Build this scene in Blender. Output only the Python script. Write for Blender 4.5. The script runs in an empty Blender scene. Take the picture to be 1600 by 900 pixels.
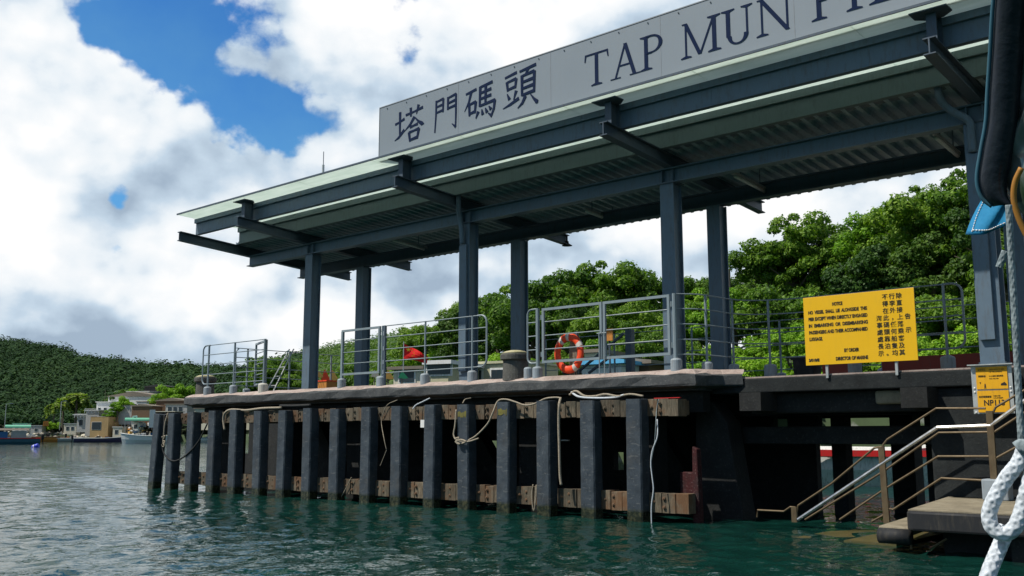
import bpy, bmesh, math, random
import numpy as np
from mathutils import Vector, Matrix
R_ = math.radians
sc = bpy.context.scene
col = sc.collection

# ------------------------------------------------------------------ camera
CAM = np.array([0., 0., 1.5])
FOC = 1520.0                                   # focal length in pixels of a 1600 px wide frame
RT = np.array([0.75160963, 0.65960671, -0.00139613])
UP = np.array([0.09939952, -0.11117096, 0.98881786])
FW = np.array([-0.65207568, 0.7433438, 0.14912176])
cd = bpy.data.cameras.new('camera'); cam = bpy.data.objects.new('camera', cd); col.objects.link(cam)
cd.sensor_width = 36; cd.lens = 36 * FOC / 1600; cd.clip_start = 0.05; cd.clip_end = 5000
cam.matrix_world = Matrix(((RT[0], UP[0], -FW[0], 0), (RT[1], UP[1], -FW[1], 0), (RT[2], UP[2], -FW[2], 1.5), (0, 0, 0, 1)))
sc.camera = cam

# ------------------------------------------------------------------ sun, exposure
SUNV = Vector((-0.42, -0.60, 1.0)).normalized()          # towards the sun
sl = bpy.data.lights.new('sun', 'SUN'); sl.energy = 5.0; sl.angle = R_(0.5); sl.color = (1.0, 0.95, 0.86)
so = bpy.data.objects.new('sun', sl); col.objects.link(so)
so.rotation_euler = SUNV.to_track_quat('Z', 'Y').to_euler()
sc.view_settings.view_transform = 'Standard'; sc.view_settings.look = 'None'
sc.view_settings.exposure = 0.0; sc.view_settings.gamma = 1.0; sc.view_settings.use_curve_mapping = False
sc.cycles.max_bounces = 6; sc.cycles.diffuse_bounces = 3; sc.cycles.glossy_bounces = 3; sc.cycles.sample_clamp_indirect = 8.0; sc.cycles.transparent_max_bounces = 8
sc.cycles.caustics_reflective = False; sc.cycles.caustics_refractive = False

def ray(u, v): return ((u - 800) / FOC) * RT - ((v - 450) / FOC) * UP + FW
def on(u, v, ax, val):
    i = 'xyz'.index(ax); d = ray(u, v); t = (val - CAM[i]) / d[i]; return CAM + t * d
def onx(u, v, x): return on(u, v, 'x', x)
def ony(u, v, y): return on(u, v, 'y', y)
def onz(u, v, z): return on(u, v, 'z', z)
def atd(u, v, dist):                            # point at a given horizontal distance
    d = ray(u, v); return CAM + d * dist / math.hypot(d[0], d[1])
def azel(u, v):
    d = ray(u, v); return math.atan2(d[1], d[0]), math.asin(d[2] / np.linalg.norm(d))

# ------------------------------------------------------------------ world: sky with cumulus
w = bpy.data.worlds.new('World'); sc.world = w; w.use_nodes = True
nt = w.node_tree; N = nt.nodes; L = nt.links; N.clear()
def nd(t, **k):
    n = N.new(t)
    for a, b in k.items(): setattr(n, a, b)
    return n
def setin(n, i, v):
    if hasattr(v, 'is_output') or isinstance(v, bpy.types.NodeSocket): n.id_data.links.new(v, n.inputs[i])
    else: n.inputs[i].default_value = v
def mth(op, a, b=None, c=None, clamp=False):
    n = N.new('ShaderNodeMath'); n.operation = op; n.use_clamp = clamp
    for i, x in enumerate((a, b, c)):
        if x is not None: setin(n, i, x)
    return n.outputs[0]
def vmth(op, a, b=None):
    n = N.new('ShaderNodeVectorMath'); n.operation = op
    setin(n, 0, a)
    if b is not None: setin(n, 1, b)
    return n.outputs[0]
tc = nd('ShaderNodeTexCoord').outputs['Generated']
sep = nd('ShaderNodeSeparateXYZ'); L.new(tc, sep.inputs[0])
wz = nd('ShaderNodeTexNoise'); wz.inputs['Scale'].default_value = 7.0; wz.inputs['Detail'].default_value = 5; wz.inputs['Roughness'].default_value = 0.6; L.new(tc, wz.inputs['Vector'])
wzs = nd('ShaderNodeSeparateColor'); L.new(wz.outputs['Color'], wzs.inputs[0])
az = mth('ADD', mth('ARCTAN2', sep.outputs[1], sep.outputs[0]), mth('MULTIPLY', mth('SUBTRACT', wzs.outputs[0], 0.5), 0.10))
el = mth('ADD', mth('ARCSINE', sep.outputs[2]), mth('MULTIPLY', mth('SUBTRACT', wzs.outputs[1], 0.5), 0.10))
sky = nd('ShaderNodeTexSky', sky_type='NISHITA'); sky.sun_disc = False
sky.sun_elevation = math.asin(SUNV.z); sky.sun_rotation = math.atan2(SUNV.x, SUNV.y)
sky.air_density = 1.0; sky.dust_density = 0.3; sky.ozone_density = 2.0
def blobs(lst):
    tot = None
    for (u, v, ru, rv, amp) in lst:
        a, e = azel(u, v)
        x = mth('MULTIPLY', mth('SUBTRACT', az, a), FOC / ru)
        y = mth('MULTIPLY', mth('SUBTRACT', el, e), FOC / rv)
        r2 = mth('ADD', mth('MULTIPLY', x, x), mth('MULTIPLY', y, y))
        g = mth('MULTIPLY', mth('EXPONENT', mth('MULTIPLY', r2, -1.0)), amp)
        tot = g if tot is None else mth('ADD', tot, g)
    return tot
def noise(vec, scale, detail=10, rough=0.55, dist=0.0):
    n = nd('ShaderNodeTexNoise'); n.noise_dimensions = '3D'
    n.inputs['Scale'].default_value = scale; n.inputs['Detail'].default_value = detail
    n.inputs['Roughness'].default_value = rough; n.inputs['Distortion'].default_value = dist
    L.new(vec, n.inputs['Vector']); return n.outputs['Fac']
st = vmth('MULTIPLY', tc, (1.0, 1.0, 1.35))
def vor(vec, scale):
    n = nd('ShaderNodeTexVoronoi'); n.feature = 'F1'; n.inputs['Scale'].default_value = scale
    L.new(vec, n.inputs['Vector']); return n.outputs['Distance']
def cloud_field(vec):
    wn = nd('ShaderNodeTexNoise'); wn.inputs['Scale'].default_value = 9.0; wn.inputs['Detail'].default_value = 2; L.new(vec, wn.inputs['Vector'])
    wv = vmth('ADD', vec, vmth('MULTIPLY', vmth('SUBTRACT', wn.outputs['Color'], (0.5, 0.5, 0.5)), (0.10, 0.10, 0.10)))
    n = noise(vec, 4.2, 8, 0.60)
    v = mth('ADD', mth('MULTIPLY', vor(wv, 15.0), -0.13), mth('MULTIPLY', vor(wv, 34.0), -0.09))
    return mth('ADD', mth('ADD', n, v), 0.10)
n_big = cloud_field(st)
off = 0.022
st2 = vmth('ADD', st, (SUNV.x * off, SUNV.y * off, 0.040))
n_lo = mth('ADD', noise(st, 4.2, 4, 0.5), mth('MULTIPLY', vor(st, 11.0), -0.10))
n_lo2 = mth('ADD', noise(st2, 4.2, 4, 0.5), mth('MULTIPLY', vor(st2, 11.0), -0.10))
n_soft = noise(st, 2.6, 2, 0.5)
n_puff = noise(st, 11.0, 5, 0.6)
# blue gaps (negative) and solid cloud (positive)
cov = mth('ADD', n_big, blobs([
    (330, 30, 170, 110, -0.26), (250, 110, 120, 70, -0.17), (420, 190, 110, 55, -0.26), (180, 20, 110, 60, -0.17),
    (178, 314, 34, 40, -0.44), (185, 410, 46, 24, -0.44), (622, 92, 80, 34, -0.25), (590, 30, 60, 40, -0.15), (60, 300, 40, 26, -0.20), (380, 110, 70, 30, 0.13), (470, 120, 40, 50, 0.06), (640, 20, 60, 20, -0.08),
    (560, 250, 40, 60, 0.05),
    (20, 170, 150, 160, 0.30), (150, 230, 160, 70, 0.16), (560, 80, 70, 80, 0.12), (900, 100, 260, 120, 0.30), (300, 400, 400, 130, 0.30), (500, 260, 120, 60, 0.12), (130, 60, 40, 40, -0.10),
    (700, 500, 500, 120, 0.30), (1250, 330, 260, 140, 0.35), (-400, 300, 500, 400, 0.1), (1900, 200, 500, 400, 0.1)]))
fx_, fy_ = float(FW[0]), float(FW[1])
facing = mth('ADD', mth('MULTIPLY', sep.outputs[0], fx_), mth('MULTIPLY', sep.outputs[1], fy_))
cov = mth('ADD', cov, mth('MULTIPLY', mth('MAXIMUM', mth('SUBTRACT', 0.55, facing), 0.0), -0.05))
cov = mth('ADD', cov, 0.03)
mr = nd('ShaderNodeMapRange'); mr.interpolation_type = 'SMOOTHSTEP'
L.new(cov, mr.inputs[0]); mr.inputs[1].default_value = 0.38; mr.inputs[2].default_value = 0.49
mask = mr.outputs[0]
# less cover overhead and behind the viewer keeps the daylight contrasty
shade = mth('ADD', mth('MULTIPLY', mth('SUBTRACT', n_lo, n_lo2), 4.2), 0.50)
shade = mth('ADD', shade, mth('MULTIPLY', mth('SUBTRACT', n_soft, 0.5), 1.0))
shade = mth('ADD', shade, mth('MULTIPLY', mth('SUBTRACT', n_puff, 0.5), 0.60))
shade = mth('ADD', shade, mth('MULTIPLY', mth('SUBTRACT', n_big, n_lo), 1.7))
shade = mth('ADD', shade, blobs([
    (80, 190, 150, 110, 0.38), (15, 225, 50, 40, 0.4), (560, 120, 60, 90, 0.35), (800, 60, 280, 90, 0.42), (450, 480, 130, 70, 0.30),
    (330, 420, 60, 70, 0.30), (250, 500, 60, 40, 0.2), (250, 275, 200, 34, -0.16), (60, 520, 220, 55, -0.34), (150, 420, 90, 60, -0.15), (480, 330, 150, 50, -0.10),
    (300, 355, 150, 30, -0.15), (650, 480, 100, 40, 0.15), (1180, 380, 150, 80, -0.14), (960, 380, 120, 60, 0.05), (20, 500, 60, 18, 0.25), (90, 510, 50, 14, 0.2)]))
cr = nd('ShaderNodeValToRGB'); L.new(shade, cr.inputs[0])
els = cr.color_ramp.elements
els[0].position = 0.0; els[0].color = (0.36, 0.46, 0.58, 1)
els[1].position = 0.97; els[1].color = (1.0, 1.0, 1.0, 1)
e = els.new(0.34); e.color = (0.55, 0.67, 0.79, 1)
e = els.new(0.62); e.color = (0.82, 0.88, 0.93, 1)
# unseen cloud behind the viewer and overhead is dimmed to cut the fill light
dim = mth('SUBTRACT', 1.0, mth('MULTIPLY', mth('MINIMUM', mth('MAXIMUM', mth('SUBTRACT', 0.55, facing), 0.0), 0.8), 0.75))
dimc = nd('ShaderNodeCombineXYZ'); [L.new(mth('MULTIPLY', dim, 10.2), dimc.inputs[i]) for i in range(3)]
cl = vmth('MULTIPLY', cr.outputs[0], dimc.outputs[0])
deep = mth('ADD', mth('MULTIPLY', wzs.outputs[2], 0.5), mth('SUBTRACT', 0.95, mth('MULTIPLY', el, 0.75)))
dpc = nd('ShaderNodeCombineXYZ'); L.new(mth('MULTIPLY', mth('MULTIPLY', deep, deep), 0.52), dpc.inputs[0]); L.new(mth('MULTIPLY', deep, 1.06), dpc.inputs[1]); dpc.inputs[2].default_value = 1.38
skc = vmth('MULTIPLY', sky.outputs[0], dpc.outputs[0])
mx = nd('ShaderNodeMix', data_type='RGBA'); L.new(mask, mx.inputs[0]); L.new(skc, mx.inputs[6]); L.new(cl, mx.inputs[7])
bg = nd('ShaderNodeBackground'); L.new(mx.outputs[2], bg.inputs[0]); bg.inputs[1].default_value = 0.1
wo = nd('ShaderNodeOutputWorld'); L.new(bg.outputs[0], wo.inputs[0])

# ------------------------------------------------------------------ materials
def mat(name, base=(0.5, 0.5, 0.5), rough=0.6, metal=0.0, spec=0.35):
    m = bpy.data.materials.new(name); m.use_nodes = True
    b = m.node_tree.nodes['Principled BSDF']
    b.inputs['Base Color'].default_value = (*base, 1); b.inputs['Roughness'].default_value = rough
    b.inputs['Metallic'].default_value = metal; b.inputs['Specular IOR Level'].default_value = spec
    return m
class G:                                          # small node-graph helper for one material
    def __init__(s, m):
        s.m = m; s.t = m.node_tree; s.b = s.t.nodes.get('Principled BSDF')
    def n(s, t, **k):
        x = s.t.nodes.new(t)
        for a, b in k.items(): setattr(x, a, b)
        return x
    def l(s, a, b): s.t.links.new(a, b)
    def coord(s, kind='Object', scale=(1, 1, 1)):
        if kind == 'World': o = s.n('ShaderNodeNewGeometry').outputs['Position']
        else: o = s.n('ShaderNodeTexCoord').outputs[kind]
        mp = s.n('ShaderNodeMapping'); mp.inputs['Scale'].default_value = scale; s.l(o, mp.inputs[0]); return mp.outputs[0]
    def noise(s, vec, scale, detail=6, rough=0.6, dist=0.0):
        x = s.n('ShaderNodeTexNoise'); x.inputs['Scale'].default_value = scale; x.inputs['Detail'].default_value = detail
        x.inputs['Roughness'].default_value = rough; x.inputs['Distortion'].default_value = dist
        s.l(vec, x.inputs['Vector']); return x.outputs['Fac']
    def ramp(s, fac, stops, interp='LINEAR'):
        x = s.n('ShaderNodeValToRGB'); s.l(fac, x.inputs[0]); x.color_ramp.interpolation = interp
        e = x.color_ramp.elements
        e[0].position, e[0].color = stops[0][0], (*stops[0][1], 1)
        e[1].position, e[1].color = stops[-1][0], (*stops[-1][1], 1)
        for p, c in stops[1:-1]:
            q = e.new(p); q.color = (*c, 1)
        return x.outputs[0]
    def mix(s, fac, a, b, blend='MIX'):
        x = s.n('ShaderNodeMix', data_type='RGBA'); x.blend_type = blend
        for i, v in ((0, fac), (6, a), (7, b)):
            if isinstance(v, bpy.types.NodeSocket): s.l(v, x.inputs[i])
            elif isinstance(v, tuple): x.inputs[i].default_value = (*v, 1)
            else: x.inputs[i].default_value = v
        return x.outputs[2]
    def math(s, op, a, b=None, clamp=False):
        x = s.n('ShaderNodeMath'); x.operation = op; x.use_clamp = clamp
        for i, v in enumerate((a, b)):
            if v is None: continue
            if isinstance(v, bpy.types.NodeSocket): s.l(v, x.inputs[i])
            else: x.inputs[i].default_value = v
        return x.outputs[0]
    def bump(s, h, strength=0.3, dist=0.02):
        x = s.n('ShaderNodeBump'); x.inputs['Strength'].default_value = strength; x.inputs['Distance'].default_value = dist
        s.l(h, x.inputs['Height']); s.l(x.outputs[0], s.b.inputs['Normal'])
    def color(s, c): s.l(c, s.b.inputs['Base Color'])
    def rough(s, c): s.l(c, s.b.inputs['Roughness'])
    def rnd(s): return s.n('ShaderNodeObjectInfo').outputs['Random']

def bw(a, b): return ((a, a, a), (b, b, b))
M = {}
def painted(name, c, rough=0.45, var=0.25, dirt=(0.10, 0.085, 0.06), amount=0.35, scale=2.0, metal=0.0):
    m = mat(name, c, rough, metal); g = G(m); v = g.coord('World')
    n1 = g.noise(v, scale, 8, 0.65); n2 = g.noise(g.coord('World', (6, 6, 1.2)), 3.0, 8, 0.7)
    c1 = g.mix(n1, tuple(x * (1 - var) for x in c), tuple(min(1, x * (1 + var)) for x in c))
    f = g.ramp(n2, [(0.50, (0, 0, 0)), (0.70, (amount,) * 3)])
    g.color(g.mix(f, c1, dirt)); g.rough(g.ramp(n1, [(0.3, (rough * 0.8,) * 3), (0.7, (min(1, rough * 1.3),) * 3)]))
    g.bump(n1, 0.08, 0.01); M[name] = m; return m
painted('steel', (0.105, 0.150, 0.195), 0.42, 0.22, (0.085, 0.07, 0.05), 0.5)
painted('steel_dark', (0.062, 0.088, 0.115), 0.45, 0.22, (0.06, 0.045, 0.035), 0.5)
painted('steel_glass_lit', (0.12, 0.165, 0.17), 0.5, 0.15, (0.07, 0.08, 0.07), 0.4)  # steel tinted for the green light that falls through the glass eaves
painted('rail_steel', (0.21, 0.26, 0.285), 0.42, 0.15, (0.14, 0.10, 0.07), 0.35)
painted('sheet', (0.26, 0.34, 0.385), 0.4, 0.15, (0.08, 0.085, 0.085), 0.5)
painted('sign_grey', (0.205, 0.242, 0.275), 0.55, 0.04, (0.2, 0.22, 0.23), 0.25, 0.7)
painted('sign_edge', (0.24, 0.26, 0.28), 0.5, 0.05)
painted('letter_blue', (0.010, 0.020, 0.055), 0.85, 0.1, (0.02, 0.03, 0.07), 0.2); M['letter_blue'].node_tree.nodes['Principled BSDF'].inputs['Specular IOR Level'].default_value = 0.08
painted('notice_yellow', (0.74, 0.42, 0.004), 0.42, 0.04, (0.60, 0.36, 0.02), 0.3, 1.2)
painted('black_paint', (0.02, 0.016, 0.014), 0.8, 0.1)
painted('cap_grey', (0.26, 0.30, 0.33), 0.6, 0.2, (0.16, 0.12, 0.08), 0.5, 6)
painted('cap_white', (0.52, 0.50, 0.44), 0.7, 0.2, (0.25, 0.2, 0.12), 0.5, 6)
painted('orange', (0.80, 0.065, 0.015), 0.45, 0.12, (0.4, 0.1, 0.04), 0.3, 6)
painted('tape_white', (0.6, 0.55, 0.5), 0.5, 0.1)
painted('aluminium', (0.42, 0.44, 0.43), 0.45, 0.15, (0.2, 0.2, 0.18), 0.4, 8, 0.4)
painted('brass_steel', (0.125, 0.092, 0.052), 0.5, 0.35, (0.09, 0.045, 0.02), 0.7, 8, 0.35)
painted('stainless', (0.55, 0.55, 0.53), 0.25, 0.15, (0.3, 0.15, 0.05), 0.3, 8, 0.9)
painted('red', (0.55, 0.02, 0.02), 0.45, 0.15)
painted('terracotta', (0.26, 0.045, 0.03), 0.6, 0.2)
painted('white', (0.72, 0.72, 0.70), 0.5, 0.1, (0.3, 0.25, 0.2), 0.35)
painted('off_white', (0.72, 0.72, 0.68), 0.7, 0.15, (0.2, 0.17, 0.13), 0.6, 0.8)
painted('pale_yellow', (0.48, 0.46, 0.30), 0.6, 0.12, (0.25, 0.22, 0.12), 0.4)
painted('cream', (0.62, 0.57, 0.44), 0.7, 0.12, (0.2, 0.17, 0.12), 0.5, 0.8)
painted('grey_wall', (0.40, 0.40, 0.38), 0.8, 0.2, (0.12, 0.11, 0.09), 0.6, 0.8)
painted('brown', (0.16, 0.095, 0.055), 0.8, 0.3)
painted('ochre_wall', (0.46, 0.31, 0.14), 0.85, 0.3, (0.14, 0.09, 0.05), 0.6, 0.5)
painted('blue_paint', (0.03, 0.14, 0.33), 0.5, 0.15)
painted('teal_hull', (0.035, 0.115, 0.16), 0.5, 0.3)
painted('purple_hull', (0.055, 0.045, 0.10), 0.5, 0.2)
painted('orange_hull', (0.50, 0.20, 0.035), 0.6, 0.25)
painted('green_roof', (0.13, 0.42, 0.27), 0.6, 0.15)
painted('blue_roof', (0.10, 0.42, 0.70), 0.6, 0.15)
painted('roof_grey', (0.20, 0.17, 0.135), 0.9, 0.3, (0.08, 0.07, 0.05), 0.5)
painted('bright_blue', (0.02, 0.05, 0.55), 0.45, 0.1)
painted('ochre_paint', (0.15, 0.135, 0.03), 0.8, 0.6, (0.04, 0.045, 0.045), 1.0, 12)
painted('plate_yellow', (0.72, 0.36, 0.006), 0.5, 0.06, (0.4, 0.2, 0.02), 0.4, 6)
painted('strap_orange', (0.34, 0.15, 0.02), 0.5, 0.1)
painted('dark', (0.015, 0.016, 0.018), 0.7, 0.2)
painted('yellow_flag', (0.75, 0.42, 0.10), 0.7, 0.15)
painted('flag_red', (0.85, 0.012, 0.010), 0.6, 0.1, (0.4, 0.02, 0.02), 0.2)
painted('flag_gold', (0.85, 0.60, 0.03), 0.6, 0.1)
painted('flag_green', (0.04, 0.35, 0.16), 0.6, 0.1)
painted('glass_dark', (0.03, 0.045, 0.055), 0.15, 0.1)
painted('trunk', (0.14, 0.115, 0.085), 0.9, 0.3, (0.06, 0.05, 0.035), 0.5)
painted('lamp_diffuser', (0.62, 0.66, 0.62), 0.4, 0.06)

def m_pile():
    m = mat('pile', (0.04, 0.05, 0.06), 0.62); g = G(m)
    v = g.coord('World'); n1 = g.noise(v, 3.0, 10, 0.7)
    c = g.ramp(n1, [(0.3, (0.020, 0.028, 0.036)), (0.5, (0.038, 0.050, 0.063)), (0.7, (0.062, 0.076, 0.088))])
    n2 = g.noise(g.coord('World', (9, 9, 2.0)), 4.0, 10, 0.75, 0.3)
    c = g.mix(g.ramp(n2, [(0.60, (0, 0, 0)), (0.65, (0.4,) * 3)]), c, (0.22, 0.23, 0.23))
    n4 = g.noise(g.coord('World', (3, 3, 14)), 2.0, 6, 0.6)
    c = g.mix(g.ramp(n4, [(0.61, (0, 0, 0)), (0.64, (0.4,) * 3)]), c, (0.17, 0.17, 0.16))
    n3 = g.noise(v, 1.1, 5, 0.6)
    c = g.mix(g.ramp(n3, [(0.55, (0, 0, 0)), (0.75, (0.45,) * 3)]), c, (0.07, 0.055, 0.035))
    sp = g.n('ShaderNodeSeparateXYZ'); g.l(v, sp.inputs[0])
    zz = g.math('ADD', sp.outputs[2], g.math('MULTIPLY', n1, 0.10))
    wet = g.ramp(zz, [(0.21, (1, 1, 1)), (0.27, (0, 0, 0))])
    weed = g.ramp(g.noise(v, 14, 5, 0.6), [(0.45, (0.014, 0.018, 0.010)), (0.62, (0.055, 0.055, 0.028))]); c = g.mix(wet, c, weed); g.color(c)
    sepn = g.n('ShaderNodeSeparateColor'); g.l(wet, sepn.inputs[0])
    g.rough(g.math('SUBTRACT', 0.6, g.math('MULTIPLY', sepn.outputs[0], 0.35)))
    g.bump(g.math('ADD', n1, g.math('MULTIPLY', n2, 0.4)), 0.5, 0.02); M['pile'] = m
m_pile()
def m_timber():
    m = mat('timber', (0.2, 0.17, 0.12), 0.85); g = G(m)
    v = g.coord('World', (9, 9, 1.3)); n1 = g.noise(v, 3.5, 10, 0.7, 0.5)
    c = g.ramp(n1, [(0.25, (0.03, 0.022, 0.015)), (0.5, (0.11, 0.088, 0.06)), (0.75, (0.25, 0.21, 0.145))])
    n2 = g.noise(g.coord('World'), 2.2, 6, 0.6)
    c = g.mix(g.ramp(n2, [(0.46, (0, 0, 0)), (0.64, (0.8,) * 3)]), c, (0.12, 0.055, 0.022))
    n3 = g.noise(g.coord('World'), 1.3, 4, 0.5)
    c = g.mix(g.ramp(n3, [(0.50, (0, 0, 0)), (0.64, (0.6,) * 3)]), c, (0.04, 0.042, 0.03))
    sc_ = g.math('ADD', 0.65, g.math('MULTIPLY', g.rnd(), 0.7))
    cmb = g.n('ShaderNodeCombineColor'); [g.l(sc_, cmb.inputs[i]) for i in range(3)]
    g.color(g.mix(1.0, c, cmb.outputs[0], 'MULTIPLY')); g.bump(n1, 0.7, 0.02); M['timber'] = m
m_timber()
def m_conc(name, a, b, c3, rough=0.85, bump=0.5, sc1=2.5, spots=(0.2, 0.2, 0.19), samt=0.5):
    m = mat(name, a, rough); g = G(m); v = g.coord('World')
    n1 = g.noise(v, sc1, 12, 0.7); n2 = g.noise(v, sc1 * 9, 8, 0.7); n3 = g.noise(g.coord('World', (2, 2, .6)), 1.1, 8, 0.65)
    c = g.ramp(n1, [(0.28, a), (0.5, b), (0.74, c3)])
    c = g.mix(g.ramp(n2, [(0.56, (0, 0, 0)), (0.64, (samt,) * 3)]), c, spots)
    c = g.mix(g.ramp(n3, [(0.5, (0, 0, 0)), (0.8, (0.6,) * 3)]), c, tuple(x * 0.45 for x in a))
    g.color(c); g.bump(g.math('ADD', n1, g.math('MULTIPLY', n2, 0.5)), bump, 0.03); M[name] = m; return m
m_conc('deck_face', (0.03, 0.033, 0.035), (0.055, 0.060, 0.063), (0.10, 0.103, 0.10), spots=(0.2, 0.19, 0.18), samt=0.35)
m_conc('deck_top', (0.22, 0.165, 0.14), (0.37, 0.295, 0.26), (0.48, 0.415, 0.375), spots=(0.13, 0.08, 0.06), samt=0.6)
m_conc('under', (0.007, 0.0075, 0.0075), (0.013, 0.014, 0.014), (0.024, 0.025, 0.023), samt=0.12)  # concrete blackened: the shade below the deck is put into its colour
m_conc('side_face_shaded', (0.006, 0.0075, 0.008), (0.011, 0.014, 0.015), (0.024, 0.028, 0.028), spots=(0.05, 0.055, 0.05), samt=0.35)  # darker copy of the deck concrete, right-hand side's shade put into the colour
m_conc('step', (0.15, 0.13, 0.09), (0.25, 0.215, 0.15), (0.34, 0.30, 0.22), spots=(0.12, 0.09, 0.05))
m_conc('bollard', (0.05, 0.05, 0.045), (0.085, 0.083, 0.075), (0.12, 0.12, 0.10))
m_conc('bollard_top', (0.32, 0.29, 0.15), (0.45, 0.41, 0.24), (0.55, 0.5, 0.33))
m_conc('rock', (0.13, 0.115, 0.09), (0.25, 0.225, 0.18), (0.38, 0.345, 0.28), sc1=0.9)
m_conc('soil', (0.025, 0.04, 0.015), (0.035, 0.06, 0.02), (0.06, 0.08, 0.03), sc1=0.15)
m_conc('red_lead', (0.010, 0.008, 0.008), (0.045, 0.006, 0.007), (0.018, 0.016, 0.016), spots=(0.22, 0.15, 0.14), sc1=3.2)
m_conc('wet_step', (0.05, 0.05, 0.02), (0.09, 0.08, 0.03), (0.16, 0.11, 0.045), rough=0.3)
def m_wall():
    m = mat('sea_wall', (0.4, 0.38, 0.3), 0.85); g = G(m)
    v = g.n('ShaderNodeTexCoord').outputs['Object']
    sp = g.n('ShaderNodeSeparateXYZ'); g.l(v, sp.inputs[0]); cb = g.n('ShaderNodeCombineXYZ')
    g.l(sp.outputs[0], cb.inputs[0]); g.l(sp.outputs[2], cb.inputs[1])
    br = g.n('ShaderNodeTexBrick'); g.l(cb.outputs[0], br.inputs['Vector']); br.inputs['Scale'].default_value = 1.0
    br.inputs['Color1'].default_value = (0.78, 0.73, 0.55, 1); br.inputs['Color2'].default_value = (0.62, 0.58, 0.44, 1)
    br.inputs['Mortar'].default_value = (0.10, 0.095, 0.07, 1); br.inputs['Brick Width'].default_value = 0.8; br.inputs['Row Height'].default_value = 0.3
    br.inputs['Mortar Size'].default_value = 0.02
    n1 = g.noise(v, 1.5, 8, 0.7); g.color(g.mix(g.ramp(n1, [(0.5, (0, 0, 0)), (0.8, (0.6,) * 3)]), br.outputs[0], (0.15, 0.13, 0.09)))
    g.bump(n1, 0.4, 0.03); M['sea_wall'] = m
m_wall()
def m_leaf(name, dark, mid, light, trans=0.35, rough=0.55, nsc=0.55):
    m = mat(name, mid, rough, 0, 0.25); g = G(m)
    geo = g.n('ShaderNodeNewGeometry'); n1 = g.noise(g.coord('World'), nsc, 4, 0.6)
    r = g.math('ADD', g.math('MULTIPLY', geo.outputs['Random Per Island'], 0.55), g.math('MULTIPLY', n1, 0.6))
    r = g.math('ADD', r, g.math('MULTIPLY', g.math('SUBTRACT', g.rnd(), 0.5), 0.35))
    c = g.ramp(r, [(0.2, dark), (0.55, mid), (0.95, light)]); g.color(c)
    tr = g.n('ShaderNodeBsdfTranslucent'); g.l(g.mix(1.0, c, (1.0, 1.15, 0.4), 'MULTIPLY'), tr.inputs[0])
    ms = g.n('ShaderNodeMixShader'); ms.inputs[0].default_value = trans
    out = g.t.nodes['Material Output']; g.l(g.b.outputs[0], ms.inputs[1]); g.l(tr.outputs[0], ms.inputs[2]); g.l(ms.outputs[0], out.inputs[0])
    M[name] = m
m_leaf('leaf', (0.03, 0.085, 0.008), (0.09, 0.19, 0.015), (0.21, 0.33, 0.035))
m_leaf('leaf_bright', (0.07, 0.18, 0.010), (0.18, 0.36, 0.02), (0.34, 0.52, 0.04))
m_leaf('leaf_dark', (0.02, 0.060, 0.010), (0.05, 0.115, 0.016), (0.11, 0.19, 0.028))
m_leaf('leaf_wood_shaded', (0.012, 0.036, 0.013), (0.018, 0.052, 0.016), (0.042, 0.085, 0.022), 0.15, 0.95, 0.04)  # cloud shadow on the far hill worked into these dark greens
m_leaf('leaf_palm', (0.09, 0.17, 0.03), (0.18, 0.29, 0.05), (0.36, 0.40, 0.14), 0.35)
def m_glass():
    m = mat('frosted_glass', (0.42, 0.62, 0.50), 0.35); g = G(m)
    n1 = g.noise(g.coord('World', (0.6, 4, 1)), 2.0, 6, 0.6)
    c = g.ramp(n1, [(0.3, (0.72, 0.80, 0.74)), (0.7, (0.84, 0.90, 0.85))]); g.color(c)
    tr = g.n('ShaderNodeBsdfTranslucent'); g.l(c, tr.inputs[0])
    ms = g.n('ShaderNodeMixShader'); ms.inputs[0].default_value = 0.72
    g.l(g.b.outputs[0], ms.inputs[1]); g.l(tr.outputs[0], ms.inputs[2]); g.l(ms.outputs[0], g.t.nodes['Material Output'].inputs[0])
    M['frosted_glass'] = m
m_glass()
def m_water():
    m = mat('water', (0.003, 0.026, 0.022), 0.04, 0, 0.5); g = G(m); g.b.inputs['IOR'].default_value = 1.333; g.b.inputs['Specular IOR Level'].default_value = 0.33
    v = g.coord('World'); n = g.noise(v, 0.25, 4, 0.6)
    g.color(g.ramp(n, [(0.3, (0.003, 0.026, 0.020)), (0.7, (0.005, 0.036, 0.028))]))
    a = g.noise(g.coord('World', (1, 1, 1)), 4.0, 3, 0.5, 0.4); b = g.noise(g.coord('World', (1.3, 0.8, 1)), 1.3, 4, 0.6, 0.3)
    g.bump(g.math('ADD', g.math('MULTIPLY', a, 0.5), g.math('MULTIPLY', b, 1.0)), 0.40, 0.09); M['water'] = m
m_water()
def m_rope(name, a, b, scale=60):
    m = mat(name, a, 0.85); g = G(m)
    n1 = g.noise(g.coord('World'), scale, 4, 0.6); g.color(g.ramp(n1, [(0.35, tuple(x * 0.8 for x in a)), (0.6, b)])); g.bump(n1, 0.15, 0.002); M[name] = m
m_rope('rope_tan', (0.24, 0.20, 0.145), (0.36, 0.31, 0.235)); m_rope('rope_white', (0.40, 0.44, 0.47), (0.60, 0.64, 0.68), 90)
m_rope('rope_grey', (0.14, 0.18, 0.19), (0.25, 0.30, 0.31), 90); m_rope('rope_black', (0.015, 0.017, 0.018), (0.03, 0.03, 0.03))
def m_cloth(name, a, b, rough=0.6):
    m = mat(name, a, rough); g = G(m)
    n1 = g.noise(g.coord('World'), 6, 8, 0.7); g.color(g.ramp(n1, [(0.3, a), (0.7, b)])); g.bump(g.noise(g.coord('World'), 18, 4, 0.6), 0.35, 0.01); M[name] = m
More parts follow.
